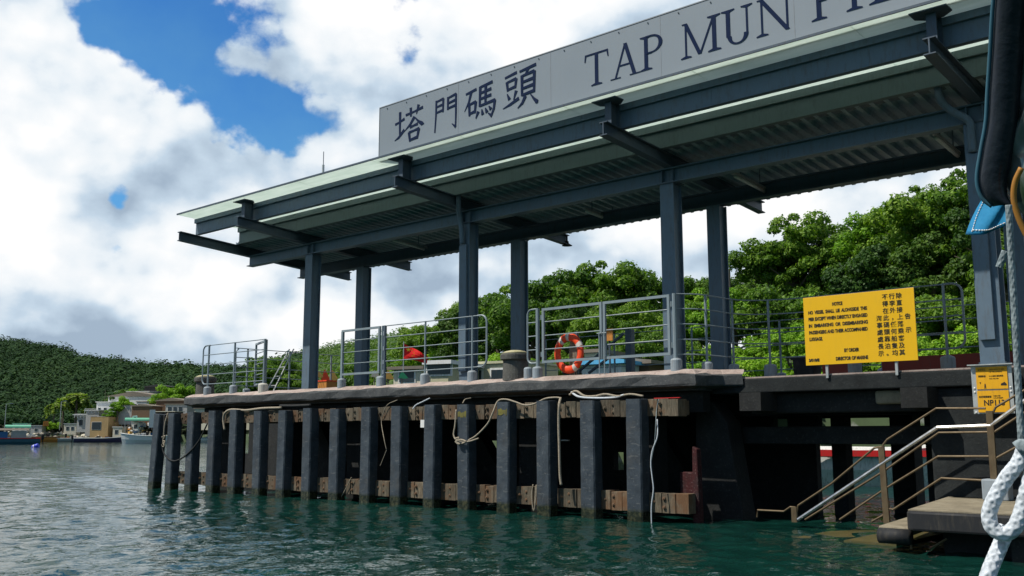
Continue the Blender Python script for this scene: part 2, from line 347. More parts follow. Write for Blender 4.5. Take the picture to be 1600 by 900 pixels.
m_cloth('tarp_blue', (0.01, 0.16, 0.34), (0.02, 0.25, 0.46)); m_cloth('tarp_black', (0.003, 0.005, 0.008), (0.006, 0.010, 0.016), 0.35)
def m_vinyl():
    m = mat('vinyl', (0.02, 0.03, 0.03), 0.1, 0, 0.8); g = G(m)
    n1 = g.noise(g.coord('World'), 2.2, 3, 0.5, 1.2)
    g.color(g.ramp(n1, [(0.35, (0.006, 0.008, 0.008)), (0.48, (0.02, 0.05, 0.02)), (0.56, (0.12, 0.14, 0.13)), (0.62, (0.01, 0.012, 0.012))]))
    g.bump(n1, 0.6, 0.05); M['vinyl'] = m
m_vinyl()

# ------------------------------------------------------------------ object helpers
def tag(o, label=None, cat=None, group=None, kind=None):
    if label: o['label'] = label
    if cat: o['category'] = cat
    if group: o['group'] = group
    if kind: o['kind'] = kind
    return o
def thing(name, label, cat, loc=(0, 0, 0), group=None, rz=0.0):
    o = bpy.data.objects.new(name, None); o.empty_display_size = 0.2; col.objects.link(o)
    o.location = loc; o.rotation_euler.z = rz
    return tag(o, label, cat, group)
class MB:
    def __init__(s, org=(0, 0, 0)): s.v = []; s.f = []; s.o = Vector(org)
    def add(s, vs, fs):
        k = len(s.v); s.v += [tuple(Vector(v) - s.o) for v in vs]; s.f += [tuple(i + k for i in f) for f in fs]; return s
    def box(s, x0, x1, y0, y1, z0, z1):
        vs = [(x0, y0, z0), (x1, y0, z0), (x1, y1, z0), (x0, y1, z0), (x0, y0, z1), (x1, y0, z1), (x1, y1, z1), (x0, y1, z1)]
        return s.add(vs, [(0, 3, 2, 1), (4, 5, 6, 7), (0, 1, 5, 4), (1, 2, 6, 5), (2, 3, 7, 6), (3, 0, 4, 7)])
    def bar(s, p, q, w, h, up=(0, 0, 1)):          # rectangular bar from p to q
        p, q = Vector(p), Vector(q); d = (q - p).normalized(); u = Vector(up)
        if abs(d.dot(u)) > 0.95: u = Vector((0, 1, 0))
        a = d.cross(u).normalized() * w / 2; b = a.cross(d).normalized() * h / 2
        vs = [p - a - b, p + a - b, p + a + b, p - a + b, q - a - b, q + a - b, q + a + b, q - a + b]
        return s.add(vs, [(0, 1, 2, 3), (7, 6, 5, 4), (0, 4, 5, 1), (1, 5, 6, 2), (2, 6, 7, 3), (3, 7, 4, 0)])
    def tube(s, pts, r, n=8, caps=True, rfun=None):
        pts = [Vector(p) for p in pts]; k = len(pts); vs = []; prev = None
        for i, p in enumerate(pts):
            d = (pts[min(i + 1, k - 1)] - pts[max(i - 1, 0)]).normalized()
            if prev is None:
                u = Vector((0, 0, 1)) if abs(d.z) < 0.9 else Vector((1, 0, 0)); a = d.cross(u).normalized()
            else: a = (prev - d * prev.dot(d)).normalized()
            prev = a; b = d.cross(a); rr = r[i] if isinstance(r, (list, tuple)) else r
            for j in range(n):
                t = 2 * math.pi * j / n; q = rr * (rfun(i, t) if rfun else 1.0)
                vs.append(p + a * math.cos(t) * q + b * math.sin(t) * q)
        fs = [(i * n + j, i * n + (j + 1) % n, (i + 1) * n + (j + 1) % n, (i + 1) * n + j) for i in range(k - 1) for j in range(n)]
        if caps: fs += [tuple(range(n - 1, -1, -1)), tuple((k - 1) * n + j for j in range(n))]
        return s.add(vs, fs)
    def lathe(s, c, prof, n=20, caps=True):        # prof: (r, z) list
        c = Vector(c); vs = []
        for r, z in prof:
            for j in range(n):
                t = 2 * math.pi * j / n; vs.append((c.x + r * math.cos(t), c.y + r * math.sin(t), c.z + z))
        k = len(prof)
        fs = [(i * n + j, i * n + (j + 1) % n, (i + 1) * n + (j + 1) % n, (i + 1) * n + j) for i in range(k - 1) for j in range(n)]
        if caps: fs += [tuple(range(n - 1, -1, -1)), tuple((k - 1) * n + j for j in range(n))]
        return s.add(vs, fs)
    def lathe_y(s, c, prof, n=8):                  # turned shape pointing towards -y
        vs = [(c[0] + r * math.cos(2 * math.pi * j / n), c[1] - z, c[2] + r * math.sin(2 * math.pi * j / n)) for r, z in prof for j in range(n)]
        k = len(prof); fs = [(i * n + j, i * n + (j + 1) % n, (i + 1) * n + (j + 1) % n, (i + 1) * n + j) for i in range(k - 1) for j in range(n)]
        return s.add(vs, fs + [tuple(range(n - 1, -1, -1)), tuple((k - 1) * n + j for j in range(n))])
    def prism(s, poly, axis, a, b):                # poly of 2-D points extruded along axis x, y or z
        def mk(p, t):
            return {'x': (t, p[0], p[1]), 'y': (p[0], t, p[1]), 'z': (p[0], p[1], t)}[axis]
        n = len(poly); vs = [mk(p, a) for p in poly] + [mk(p, b) for p in poly]
        return s.add(vs, [tuple(range(n)), tuple(range(2 * n - 1, n - 1, -1))] + [(i, (i + 1) % n + 0, (i + 1) % n + n, i + n)[::-1] for i in range(n)])
    def build(s, name, m, parent=None, smooth=False, bevel=0):
        me = bpy.data.meshes.new(name); me.from_pydata(s.v, [], s.f)
        bm = bmesh.new(); bm.from_mesh(me); bmesh.ops.recalc_face_normals(bm, faces=bm.faces); bm.to_mesh(me); bm.free()
        me.materials.append(M[m] if isinstance(m, str) else m)
        if smooth: me.polygons.foreach_set('use_smooth', [True] * len(me.polygons))
        o = bpy.data.objects.new(name, me); col.objects.link(o)
        if parent is not None: o.parent = parent
        else: o.location = s.o
        if bevel:
            b = o.modifiers.new('bevel', 'BEVEL'); b.width = bevel; b.segments = 2; b.limit_method = 'ANGLE'; b.angle_limit = R_(40)
        return o
def copy_tree(o, parent=None):
    c = o.copy(); col.objects.link(c); c.parent = parent
    for ch in o.children: copy_tree(ch, c)
    return c
def spl(pts, k=8):                                  # smooth curve through points
    P = [Vector(p) for p in pts]; P = [P[0] * 2 - P[1]] + P + [P[-1] * 2 - P[-2]]; out = []
    for i in range(1, len(P) - 2):
        for j in range(k):
            t = j / k; a, b, c, d = P[i - 1], P[i], P[i + 1], P[i + 2]
            out.append(0.5 * ((2 * b) + (c - a) * t + (2 * a - 5 * b + 4 * c - d) * t * t + (3 * b - a - 3 * c + d) * t ** 3))
    out.append(P[-2]); return out
def arcpts(c, r, a0, a1, ax, ay, n=6):
    c = Vector(c); ax = Vector(ax); ay = Vector(ay)
    return [c + ax * r * math.cos(a0 + (a1 - a0) * i / n) + ay * r * math.sin(a0 + (a1 - a0) * i / n) for i in range(n + 1)]
def np_mesh(name, verts, faces, m, parent=None, smooth=False):     # fast quad mesh
    me = bpy.data.meshes.new(name); nv, nf = len(verts), len(faces)
    me.vertices.add(nv); me.vertices.foreach_set('co', verts.astype(np.float32).ravel())
    me.loops.add(nf * 4); me.loops.foreach_set('vertex_index', faces.astype(np.int32).ravel())
    me.polygons.add(nf); me.polygons.foreach_set('loop_start', np.arange(0, nf * 4, 4, dtype=np.int32))
    if smooth: me.polygons.foreach_set('use_smooth', np.ones(nf, dtype=bool))
    me.update(calc_edges=True); me.materials.append(M[m]); o = bpy.data.objects.new(name, me); col.objects.link(o)
    if parent is not None: o.parent = parent
    return o
def text_mesh(body, size, x, z, y, m, parent, name='lettering', xs=1.0, bold=0.0, align='LEFT', ext=0.003, width=None, org=(0, 0, 0), shear=0):
    cu = bpy.data.curves.new('txt', 'FONT'); cu.body = body; cu.size = size; cu.offset = bold; cu.extrude = ext; cu.align_x = align; cu.resolution_u = 4; cu.shear = shear
    o = bpy.data.objects.new('txt', cu); col.objects.link(o)
    me = bpy.data.meshes.new_from_object(o.evaluated_get(bpy.context.evaluated_depsgraph_get()))
    bpy.data.objects.remove(o); bpy.data.curves.remove(cu)
    co = np.zeros(len(me.vertices) * 3); me.vertices.foreach_get('co', co); co = co.reshape(-1, 3)
    if width:
        wid = co[:, 0].max() - co[:, 0].min(); xs = width / wid
        if align == 'LEFT': co[:, 0] -= co[:, 0].min()
    new = np.stack([co[:, 0] * xs + x - org[0], -co[:, 2] + y - org[1], co[:, 1] + z - org[2]], 1)
    me.vertices.foreach_set('co', new.ravel()); me.materials.clear(); me.materials.append(M[m])
    ob = bpy.data.objects.new(name, me); col.objects.link(ob); ob.parent = parent; return ob
rng = random.Random(7)
# ================================================================== WATER AND GROUND
def build_water():
    nr, na = 620, 560; a0, a1 = R_(131.3 - 33), R_(131.3 + 33)
    rr = np.concatenate([np.geomspace(2.5, 90, nr - 60), np.geomspace(93, 3000, 60)])
    aa = np.linspace(a0, a1, na); Rr, A = np.meshgrid(rr, aa, indexing='ij')
    X = Rr * np.cos(A); Y = Rr * np.sin(A); Z = np.zeros_like(X); rs = np.random.RandomState(3)
    wd = R_(205)                                    # light wind across the bay
    for i in range(70):
        lam = np.exp(rs.uniform(np.log(0.13), np.log(1.5))); th = wd + rs.normal(0, 0.75)
        amp = 0.0034 * lam ** 0.85 * rs.uniform(0.4, 1.2)
        k = 2 * math.pi / lam; ph = k * (X * math.cos(th) + Y * math.sin(th)) + rs.uniform(0, 6.28)
        step = np.maximum(np.gradient(rr)[:, None], Rr * (a1 - a0) / na)
        fade = np.clip((lam / step - 2.2) / 2.0, 0, 1)
        Z += amp * fade * (np.sin(ph) + 0.25 * np.sin(2 * ph + 0.6))
    Z *= (Rr < 250)
    V = np.stack([X, Y, Z], -1).reshape(-1, 3)
    i = np.arange(nr - 1)[:, None] * na + np.arange(na - 1)[None, :]
    F = np.stack([i, i + na, i + na + 1, i + 1], -1).reshape(-1, 4)
    # the rest of the sea all round the boat (other sectors, and the disc under the camera), flat
    ext = []; fx = []; base = len(V)
    ring = [0.0, 2.5, 90, 3000]; angs = np.linspace(a1, a0 + 2 * math.pi, 49)
    for r in ring:
        for t in angs: ext.append((r * math.cos(t), r * math.sin(t), 0))
    for ri in range(3):
        for t in range(48): p = base + ri * 49 + t; fx.append((p, p + 49, p + 50, p + 1))
    b2 = base + len(ext); inn = [(0, 0, 0)] + [(2.5 * math.cos(t), 2.5 * math.sin(t), 0) for t in np.linspace(a0, a1, 9)]
    for t in range(0, 8, 1): fx.append((b2, b2 + 1 + t, b2 + 2 + t, b2))
    V = np.concatenate([V, np.array(ext), np.array(inn)]); fx = [f for f in fx if len(set(f)) == 4]
    for t in range(0, 8, 2): fx.append((b2, b2 + 1 + t, b2 + 2 + t, b2 + 3 + t))
    F = np.concatenate([F, np.array(fx)])
    o = np_mesh('water', V, F, 'water', smooth=True)
    bm = bmesh.new(); bm.from_mesh(o.data); bmesh.ops.remove_doubles(bm, verts=[v for v in bm.verts if v.co.length < 3], dist=1e-4)
    bm.to_mesh(o.data); bm.free()
    # consistent upward normals
    me = o.data; nrm = np.zeros(len(me.polygons) * 3); me.polygons.foreach_get('normal', nrm); nz = nrm.reshape(-1, 3)[:, 2]
    if (nz < 0).any():
        bm = bmesh.new(); bm.from_mesh(me); bmesh.ops.reverse_faces(bm, faces=[f for f in bm.faces if f.normal.z < 0]); bm.to_mesh(me); bm.free()
    return tag(o, kind='structure')
build_water()
mb = MB(); mb.box(-3000, 3000, -3000, 3000, -6.2, -6.0); tag(mb.build('sea_bed', 'soil'), kind='structure')

# land behind: table over picture column u -> shore distance, ridge distance, row of the ridge line, tree height
LT = [(-900, 280, 520, 500, 7), (-300, 280, 500, 520, 7), (0, 280, 480, 527, 7), (60, 280, 470, 535, 7), (100, 280, 460, 545, 7), (160, 275, 440, 559, 7), (215, 265, 430, 566, 7),
      (300, 245, 400, 568, 7), (370, 215, 360, 572, 7), (440, 170, 300, 556, 7), (503, 140, 270, 542, 7), (560, 115, 240, 531, 7), (620, 90, 210, 522, 7), (660, 72, 160, 512, 7),
      (700, 62, 110, 495, 6.5), (760, 54, 90, 465, 6.5), (820, 48, 82, 446, 6.5), (900, 44, 78, 430, 6.5), (980, 42, 75, 420, 6.5), (1030, 41, 78, 478, 6), (1080, 40, 80, 452, 6), (1160, 40, 80, 445, 6),
      (1240, 39, 75, 420, 6), (1340, 38, 72, 388, 6.5), (1430, 37, 68, 330, 6.5), (1520, 37, 66, 300, 6.5), (1700, 37, 64, 270, 6.5), (2300, 42, 70, 270, 6.5), (3000, 60, 90, 300, 6.5)]
LTa = np.array(LT, float)
def land(u):
    r = [np.interp(u, LTa[:, 0], LTa[:, k]) for k in range(1, 5)]
    ds, dr, vr, th = r; d = ray(u, vr); ztop = 1.5 + dr * d[2] / math.hypot(d[0], d[1]); return ds, dr, ztop - th * 0.85, th
def quay(u): return float(np.interp(u, [-900, 300, 600, 1000, 3000], [1.6, 1.6, 1.9, 2.1, 2.2]))
def gz(u, t):                                    # ground height, t = 0 at the shore, 1 at the ridge
    ds, dr, zr, th = land(u); zq = quay(u); t = max(0.0, t)
    s = min(1, t) ** (1.15 if u < 640 else 1.0); flat = 0.16 if u < 400 else 0.05
    s = max(0.0, (s - flat) / (1 - flat)); return zq + (max(zr, zq + .5) - zq) * s
us = np.concatenate([np.arange(-900, 1700, 12), np.arange(1700, 3001, 60)]); ts = [-0.001, 0.0] + list(np.linspace(0.03, 1.0, 26)) + [1.4, 3.0]
hv = []; fc = []
for u in us:
    d = ray(u, 640); dx, dy = d[0] / math.hypot(d[0], d[1]), d[1] / math.hypot(d[0], d[1]); ds, dr, zr, th = land(u)
    for k, t in enumerate(ts):
        D = ds + (dr - ds) * t; z = -3.0 if k == 0 else gz(u, t) if t <= 1 else gz(u, 1) * (0.9 if t < 2 else 0.4)
        if 0.02 < t < 3: z += 0.5 * math.sin(u * 0.11 + t * 9) * min(1, t * 2) * (1 if u > 600 else 2) * 0.4
        hv.append((dx * D, dy * D, z))
nt_ = len(ts)
for i in range(len(us) - 1):
    for k in range(nt_ - 1): p = i * nt_ + k; fc.append((p, p + nt_, p + nt_ + 1, p + 1))
hl = np_mesh('hillside', np.array(hv), np.array(fc), 'soil'); tag(hl, kind='structure')

# sea wall of pale stone blocks at the foot of the near shore
for i, (ua, ub) in enumerate([(860, 1900)]):
    mb = MB(); P0 = []; 
    for u in np.arange(ua, ub + 1, 40):
        ds = land(u)[0] - 0.6; d = ray(u, 640); h = math.hypot(d[0], d[1]); P0.append((d[0] / h * ds, d[1] / h * ds))
    a, b = Vector((*P0[0], 0)), Vector((*P0[-1], 0)); ln = (b - a).length; ang = math.atan2(b.y - a.y, b.x - a.x)
    mb.box(0, ln, -0.3, 0.6, -2, 2.15); mb.box(-0.1, ln + 0.1, -0.4, 0.7, 2.15, 2.3)
    o = mb.build('sea_wall', 'sea_wall'); o.location = (a.x, a.y, 0); o.rotation_euler.z = ang
    tag(o, 'pale stone block sea wall seen lit through the gaps under the pier', 'wall')

# ================================================================== PIER DECK
YD = 14.9; XL, XR = -25.95, -8.78; ZD = 2.6
pd = thing('pier_deck', 'dark concrete pier deck with worn pinkish top edge over the fender piles', 'pier deck', (-17, 18, 0))
org = (-17, 18, 0)
# kerb: a rounded nose of rough concrete running along the front and round the right-hand corner
def kerb_path():
    path = [(XL, 20.6), (XL, 15.25), (XL + 0.35, YD)]
    x = XL + 0.35
    while x < XR - 0.5: x += 0.35; path.append((x, YD))
    path += [(XR - 0.06, YD + 0.03), (XR, YD + 0.3)]
    return path
path = kerb_path(); path += [(-8.72, 15.30), (-8.62, 15.52), (-8.3, 15.66)]
prof = [(0.35, 2.3), (0.02, 2.35), (0.0, 2.38), (0.0, 2.53), (0.03, 2.565), (0.12, 2.62), (0.24, 2.655), (0.60, 2.66)]    # inward offset, z
def sweep(path, prof, jit=0.011, seed=1, dz=lambda p: 0):
    rs = random.Random(seed); mbf = MB(org); mbt = MB(org); n = len(prof); rows = []
    for i, p in enumerate(path):
        a = Vector(path[max(i - 1, 0)]); b = Vector(path[min(i + 1, len(path) - 1)]); d = (b - a).normalized(); inn = Vector((-d.y, d.x))
        row = []
        for (o_, z) in prof:
            j = jit * (2.2 if 2.5 < z < 2.6 else 1)
            row.append((p[0] + inn.x * o_ + rs.uniform(-j, j), p[1] + inn.y * o_ + rs.uniform(-j, j), z + dz(p) + rs.uniform(-j, j) * 0.8))
        rows.append(row)
    vs = [v for r in rows for v in r]
    fa = []; fb = []
    for i in range(len(rows) - 1):
        for k in range(n - 1):
            f = (i * n + k, (i + 1) * n + k, (i + 1) * n + k + 1, i * n + k + 1); (fa if k < 4 else fb).append(f)
    mbf.add(vs, fa); mbt.add(vs, fb); return mbf, mbt
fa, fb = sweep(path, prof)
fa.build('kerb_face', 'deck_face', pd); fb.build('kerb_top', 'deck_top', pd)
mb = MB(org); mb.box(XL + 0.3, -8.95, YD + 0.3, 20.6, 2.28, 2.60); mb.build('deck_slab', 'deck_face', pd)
mb = MB(org); mb.box(-8.94, 8, 15.68, 20.6, 2.22, 2.47); mb.build('side_slab', 'side_face_shaded', pd, bevel=0.02)
mb = MB(org); mb.box(-8.4, 8, 15.70, 20.55, 2.474, 2.50); mb.build('side_paving', 'deck_top', pd)
mb = MB(org); mb.box(-8.3, 8, 15.90, 16.25, 1.86, 2.215); mb.build('edge_beam', 'under', pd, bevel=0.03)
mb = MB(org)
for y in (16.9, 20.1): mb.box(-25.2, 8, y, y + 0.5, 1.84, 2.215)
mb.build('deck_beam', 'under', pd)
mb = MB(org)
for x in np.arange(-24.5, 8, 2.75): mb.box(x - .2, x + .2, 15.3, 20.5, 1.9, 2.213)
mb.build('cross_beam', 'under', pd)
# recess behind the fenders
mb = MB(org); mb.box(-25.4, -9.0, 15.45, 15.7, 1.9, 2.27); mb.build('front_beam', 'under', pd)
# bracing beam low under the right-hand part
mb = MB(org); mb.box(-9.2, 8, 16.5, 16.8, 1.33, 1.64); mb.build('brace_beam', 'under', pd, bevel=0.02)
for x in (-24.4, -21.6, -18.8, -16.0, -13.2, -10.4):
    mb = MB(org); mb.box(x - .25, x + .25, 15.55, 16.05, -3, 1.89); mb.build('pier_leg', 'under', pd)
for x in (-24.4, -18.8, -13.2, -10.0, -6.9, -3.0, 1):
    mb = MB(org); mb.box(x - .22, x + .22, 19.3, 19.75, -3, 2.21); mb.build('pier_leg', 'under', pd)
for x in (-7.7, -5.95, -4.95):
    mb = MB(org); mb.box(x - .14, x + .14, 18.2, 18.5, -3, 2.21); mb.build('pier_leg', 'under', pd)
for x0, x1 in ((-22.9, -20.9), (-16.9, -14.9), (-11.6, -9.9)):     # raking braces
    mb = MB(org); mb.bar((x0, 17.6, 1.95), (x1, 17.6, -0.6), 0.3, 0.35, (0, 1, 0)); mb.build('raking_brace', 'under', pd)
# broad splayed leg and red leg at the near corner
mb = MB(org); cp = [ony(u, v, 15.9) for u, v in ((1086, 800), (1172, 800), (1136, 660), (1112, 628), (1086, 628))]; mb.prism([(q[0], q[2] - (1.0 if i < 2 else 0)) for i, q in enumerate(cp)], 'y', 15.9, 16.4); mb.build('corner_leg', 'under', pd, bevel=0.03)
mb = MB(org); mb.prism([(-8.97, -1), (-8.80, -1), (-8.83, 1.25), (-8.93, 1.30)], 'y', 14.9, 15.05); mb.build('red_post', 'red_lead', pd, bevel=0.02)
mb = MB(org); mb.box(-9.30, -8.99, 15.08, 15.18, 0.42, 0.85); mb.build('red_block', 'red_lead', pd, bevel=0.02)
# wall pier that carries the number plate
mb = MB(org); mb.box(-5.2, -3.3, 15.78, 16.2, -1, 2.21); mb.build('wall_pier', 'side_face_shaded', pd, bevel=0.03)
mb = MB(org); mb.box(-6.05, -5.35, 15.82, 16.1, 1.98, 2.20); mb.build('pale_block', 'step', pd, bevel=0.04)

# ================================================================== FENDERS
PX = [-26.33, -25.5, -24.44, -23.4, -22.38, -21.29, -20.25, -19.22, -18.21, -17.1, -16.07, -15.03, -14.02, -12.94, -11.9, -10.87, -9.85]
def pile_mesh(seed):
    rs = random.Random(seed); mb = MB(); zs = np.concatenate([[-1.6, -0.4], np.arange(0, 2.1, 0.12), [2.13]]); n = 8; w, d, c = 0.165, 0.27, 0.025
    prof = [(-w + c, 0), (w - c, 0), (w, c), (w, d - c), (w - c, d), (-w + c, d), (-w, d - c), (-w, c)]; vs = []
    for z in zs:
        for (x, y) in prof: vs.append((x + rs.uniform(-.002, .002), y + rs.uniform(-.002, .002), z + rs.uniform(-.008, .008)))
    k = len(zs)
    fs = [(i * n + j, i * n + (j + 1) % n, (i + 1) * n + (j + 1) % n, (i + 1) * n + j) for i in range(k - 1) for j in range(n)] + [tuple((k - 1) * n + j for j in range(n))]
    return mb.add(vs, fs)
protos = [pile_mesh(s).build('fender_pile', 'pile') for s in range(5)]
piles = []
ordn = ['first', 'second', 'third', 'fourth', 'fifth', 'sixth', 'seventh', 'eighth', 'ninth', 'tenth', 'eleventh', 'twelfth']
for i, x in enumerate(PX):
    o = protos[i] if i < 5 else protos[i % 5].copy()
    if i >= 5: col.objects.link(o)
    o.location = (x, 14.45 + rng.uniform(-.015, .015), rng.uniform(-.035, .03)); o.rotation_euler = (R_(rng.uniform(-0.4, 0.4)), R_(rng.uniform(-.7, .7)), 0)
    lab = {0: 'leaning black fender pile at the far left end of the pier', 1: 'black fender pile second from the far left end, dark hose looping off it',
           16: 'scuffed blue-black fender pile at the right end of the row', 15: 'black fender pile second from the right end of the row', 14: 'black fender pile third from the right end, beside the long hanging rope',
           12: 'black fender pile with tan rope knotted round its middle', 13: 'black fender pile with yellow paint mark at its top, right of the knotted one',
           11: 'black fender pile just left of the rope-knotted one, small white tag beside it', 10: 'black fender pile second to the left of the rope-knotted one'}.get(i)
    if not lab: lab = ('black fender pile ' + ordn[i] + ' from the left end of the row')
    tag(o, lab, 'fender pile', 'fender piles along the pier front')
    piles.append(o)
piles[0].rotation_euler = (0, R_(4.5), 0); piles[0].location.x = -26.42

def block(x0, x1, z0, z1, low, seed):
    rs = random.Random(seed); t = MB((0, 0, 0)); y0 = 14.66
    n = 3 if x1 - x0 > 0.55 else 2; cuts = [x0] + [x0 + (x1 - x0) * (k + rs.uniform(-.06, .06)) / n for k in range(1, n)] + [x1]
    for k in range(n):
        dy = rs.uniform(-0.02, 0.015); dz = rs.uniform(-0.02, 0.01)
        t.box(cuts[k] + .006, cuts[k + 1] - .006, y0 + dy, y0 + 0.28, z0 + dz * .5, z1 + dz)
    return t, cuts
for low in (0, 1):
    z0, z1 = (1.82, 2.12) if not low else (0.16, 0.50)
    wl = thing('timber_waler', ['weathered timber waler along the tops of the fender piles, bolted in blocks', 'rust-stained lower timber waler just above the waterline between the fender piles'][low], 'timber beam', (-18, 14.8, z0), 'timber walers behind the fender piles')
    og = (-18, 14.8, z0)
    spans = [(PX[i] + 0.17, PX[i + 1] - 0.17) for i in range(1 if low else 0, 16)] + [(PX[16] + .17, PX[16] + .17 + (0.66 if not low else 0.80))]
    for i, (a, b) in enumerate(spans):
        t, cuts = block(a, b, z0, z1, low, i * 7 + 100 * low); t.v = [tuple(Vector(v) - Vector(og)) for v in t.v]
        ob = t.build('timber_block', 'timber', wl, bevel=0.006)
        for (px, pz) in ((a + 0.10, .55), (cuts[1] + .05 if len(cuts) > 2 else b - .1, .72), (cuts[1] + .05 if len(cuts) > 2 else b - .1, .28)):
            c = (px, 14.66, z0 + (z1 - z0) * pz); bt = MB(og); bt.lathe_y(c, [(.034, 0), (.032, .016), (.016, .017), (.014, .034)])
            bt.build('bolt', 'brown' if low else 'timber', ob)
    mb = MB(og); mb.box(PX[0] - .1, PX[16] + .8, 14.945, 15.05, z0 + .02, z1 - .03); mb.build('backing_beam', 'timber', wl)

# ================================================================== SHELTER
CX = [-21.0, -15.2, -9.8, -4.2, 1.3]; XE = -24.05; XW = 4.5
def zt(y): return 7.0 - 0.066 * (y - 13.55)
sh = thing('pier_shelter', 'blue-grey steel pier shelter with frosted glass eaves and corrugated roof', 'shelter', (-13, 16.7, 2.6)); so_ = (-13, 16.7, 2.6)
for i, x in enumerate(CX):
    wd = 0.30 if i != 3 else 0.34
    mb = MB(so_)                                     # H section
    mb.box(x - wd / 2, x + wd / 2, 15.69, 15.712, 2.5, 6.3); mb.box(x - wd / 2, x + wd / 2, 15.97, 15.992, 2.5, 6.3); mb.box(x - .1, x + .1, 15.7125, 15.9695, 2.5, 6.3)
    mb.box(x - wd / 2 - .06, x + wd / 2 + .06, 15.64, 16.04, 2.49, 2.52); mb.build('column', 'steel', sh)
    mb = MB(so_)
    mb.box(x - .15, x + .15, 17.45, 17.472, 2.5, 6.17); mb.box(x - .15, x + .15, 17.73, 17.752, 2.5, 6.17); mb.box(x - .10, x + .10, 17.4725, 17.7295, 2.5, 6.17)
    mb.build('column', 'steel', sh)
for x in CX:
    for y, bx in ((15.70, .17), (16.0, .17)):
        for sgn in (-1, 1): mb = MB(so_); mb.tube([(x + sgn * (bx + .01), y, 2.52), (x + sgn * (bx + .01), y, 2.57)], .015, 6); mb.build('anchor_bolt', 'steel_dark', sh)
def ibeam_x(mb, x0, x1, y, z0, z1, w=0.22, f=0.022, t=0.03):
    mb.box(x0, x1, y - w / 2, y + w / 2, z0, z0 + f); mb.box(x0, x1, y - w / 2, y + w / 2, z1 - f, z1); mb.box(x0, x1, y - t / 2, y + t / 2, z0 + f, z1 - f)
mb = MB(so_); ibeam_x(mb, XE + .1, XW, 15.82, 6.302, 6.60); mb.build('long_beam', 'steel', sh)
mb = MB(so_); ibeam_x(mb, XE + .1, XW, 17.6, 6.172, 6.48); mb.build('long_beam', 'steel_dark', sh)
def ibeam_y(mb, x, y0, y1, w=0.17, h=0.25, f=0.018, t=0.02):
    for (a, b, hw) in ((0, f, w / 2), (h - f, h, w / 2), (f, h - f, t / 2)):
        vs = []
        for y in (y0, y1):
            zb = zt(y) - h
            vs += [(x - hw, y, zb + a), (x + hw, y, zb + a), (x + hw, y, zb + b), (x - hw, y, zb + b)]
        mb.add(vs, [(0, 1, 2, 3), (7, 6, 5, 4), (0, 4, 5, 1), (1, 5, 6, 2), (2, 6, 7, 3), (3, 7, 4, 0)])
BX = [-24.0, -21.2, -15.25, -9.76, -4.15, 1.3]
for x in CX:                                          # web stiffeners over the columns
    for dx in (-.12, .12): mb = MB(so_); mb.box(x + dx - .006, x + dx + .006, 15.715, 15.80, 6.33, 6.57); mb.build('stiffener', 'steel', sh)
for x in BX:
    mb = MB(so_); ibeam_y(mb, x, 13.58, 19.55); mb.build('cantilever_beam', 'steel_dark', sh)
    if x > -22:
        mb = MB(so_); zc = zt(13.9) + .002
        mb.box(x - .07, x + .07, 13.74, 13.756, zc, 7.405); mb.box(x - .07, x + .07, 13.99, 14.0, zc, 7.405); mb.box(x - .012, x + .012, 13.757, 13.989, zc, 7.405)
        mb.prism([(x - .26, 13.60), (x + .26, 13.60), (x + .26, 13.86), (x + .1, 14.0), (x - .1, 14.0), (x - .26, 13.86)], 'z', 7.407, 7.425); mb.build('glass_bracket', 'steel_dark', sh)
# fascia channels in lengths
def fascia(y, zb, zm, ztp, x0, name, mt):
    for k in range(11):
        a = x0 + k * 2.69; b = min(a + 2.685, XW)
        if a > XW - .1: break
        mb = MB(so_); mb.box(a, b, y, y + .02, zb, zm); mb.box(a, b, y - .06, y - .04, zm - .005, ztp); mb.box(a, b, y - .04, y + .0, zm - .005, zm + .01)
        mb.box(a, b, y + .0205, y + .12, zb, zb + .012); mb.box(a, b, y - .0395, y + .16, ztp - .012, ztp); mb.build(name, mt, sh)
fascia(14.08, 6.985, 7.30, 7.41, -24.0, 'outer_fascia', 'steel')
fascia(15.30, 6.875, 7.205, 7.335, -23.75, 'inner_fascia', 'steel_glass_lit')
# frosted glass sheets
for k in range(11):
    a = XE + k * 2.69; b = min(a + 2.682, XW)
    if a > XW - .1: break
    y0, y1 = 13.53, 15.42; mb = MB(so_)
    mb.add([(a, y0, 7.462), (b, y0, 7.462), (b, y1, 7.385), (a, y1, 7.385), (a, y0, 7.482), (b, y0, 7.482), (b, y1, 7.405), (a, y1, 7.405)],
           [(0, 3, 2, 1), (4, 5, 6, 7), (0, 1, 5, 4), (1, 2, 6, 5), (2, 3, 7, 6), (3, 0, 4, 7)]); mb.build('glass_panel', 'frosted_glass', sh)
mb = MB(so_); mb.box(XE, XW, 13.505, 13.528, 7.452, 7.492); mb.build('edge_trim', 'steel_dark', sh)
# corrugated roof sheet, ribs running front to back
mb = MB(so_); x = XE + .05; xs = []; pit = 0.24
while x < XW: xs += [(x, 0.075), (x + .03, 0.0), (x + .10, 0.0), (x + .13, 0.075)]; x += pit
vs = []
for (xx, dz) in xs:
    for y in (15.36, 19.45): vs.append((xx, y, zt(y) + .004 + dz))
mb.add(vs, [(2 * i, 2 * i + 1, 2 * i + 3, 2 * i + 2) for i in range(len(xs) - 1)])
o = mb.build('corrugated_sheet', 'sheet', sh); o.modifiers.new('s', 'SOLIDIFY').thickness = 0.003
mb = MB(so_); mb.box(XE + .02, XW, 15.345, 15.60, 6.885, 6.90); mb.box(XE + .02, XW, 15.57, 15.6, 6.902, 7.0); mb.build('gutter', 'steel_dark', sh)
mb = MB(so_); mb.box(XE + .05, XW, 18.85, 18.93, zt(18.9) - .10, zt(18.9) - .005); mb.build('purlin', 'sheet', sh)
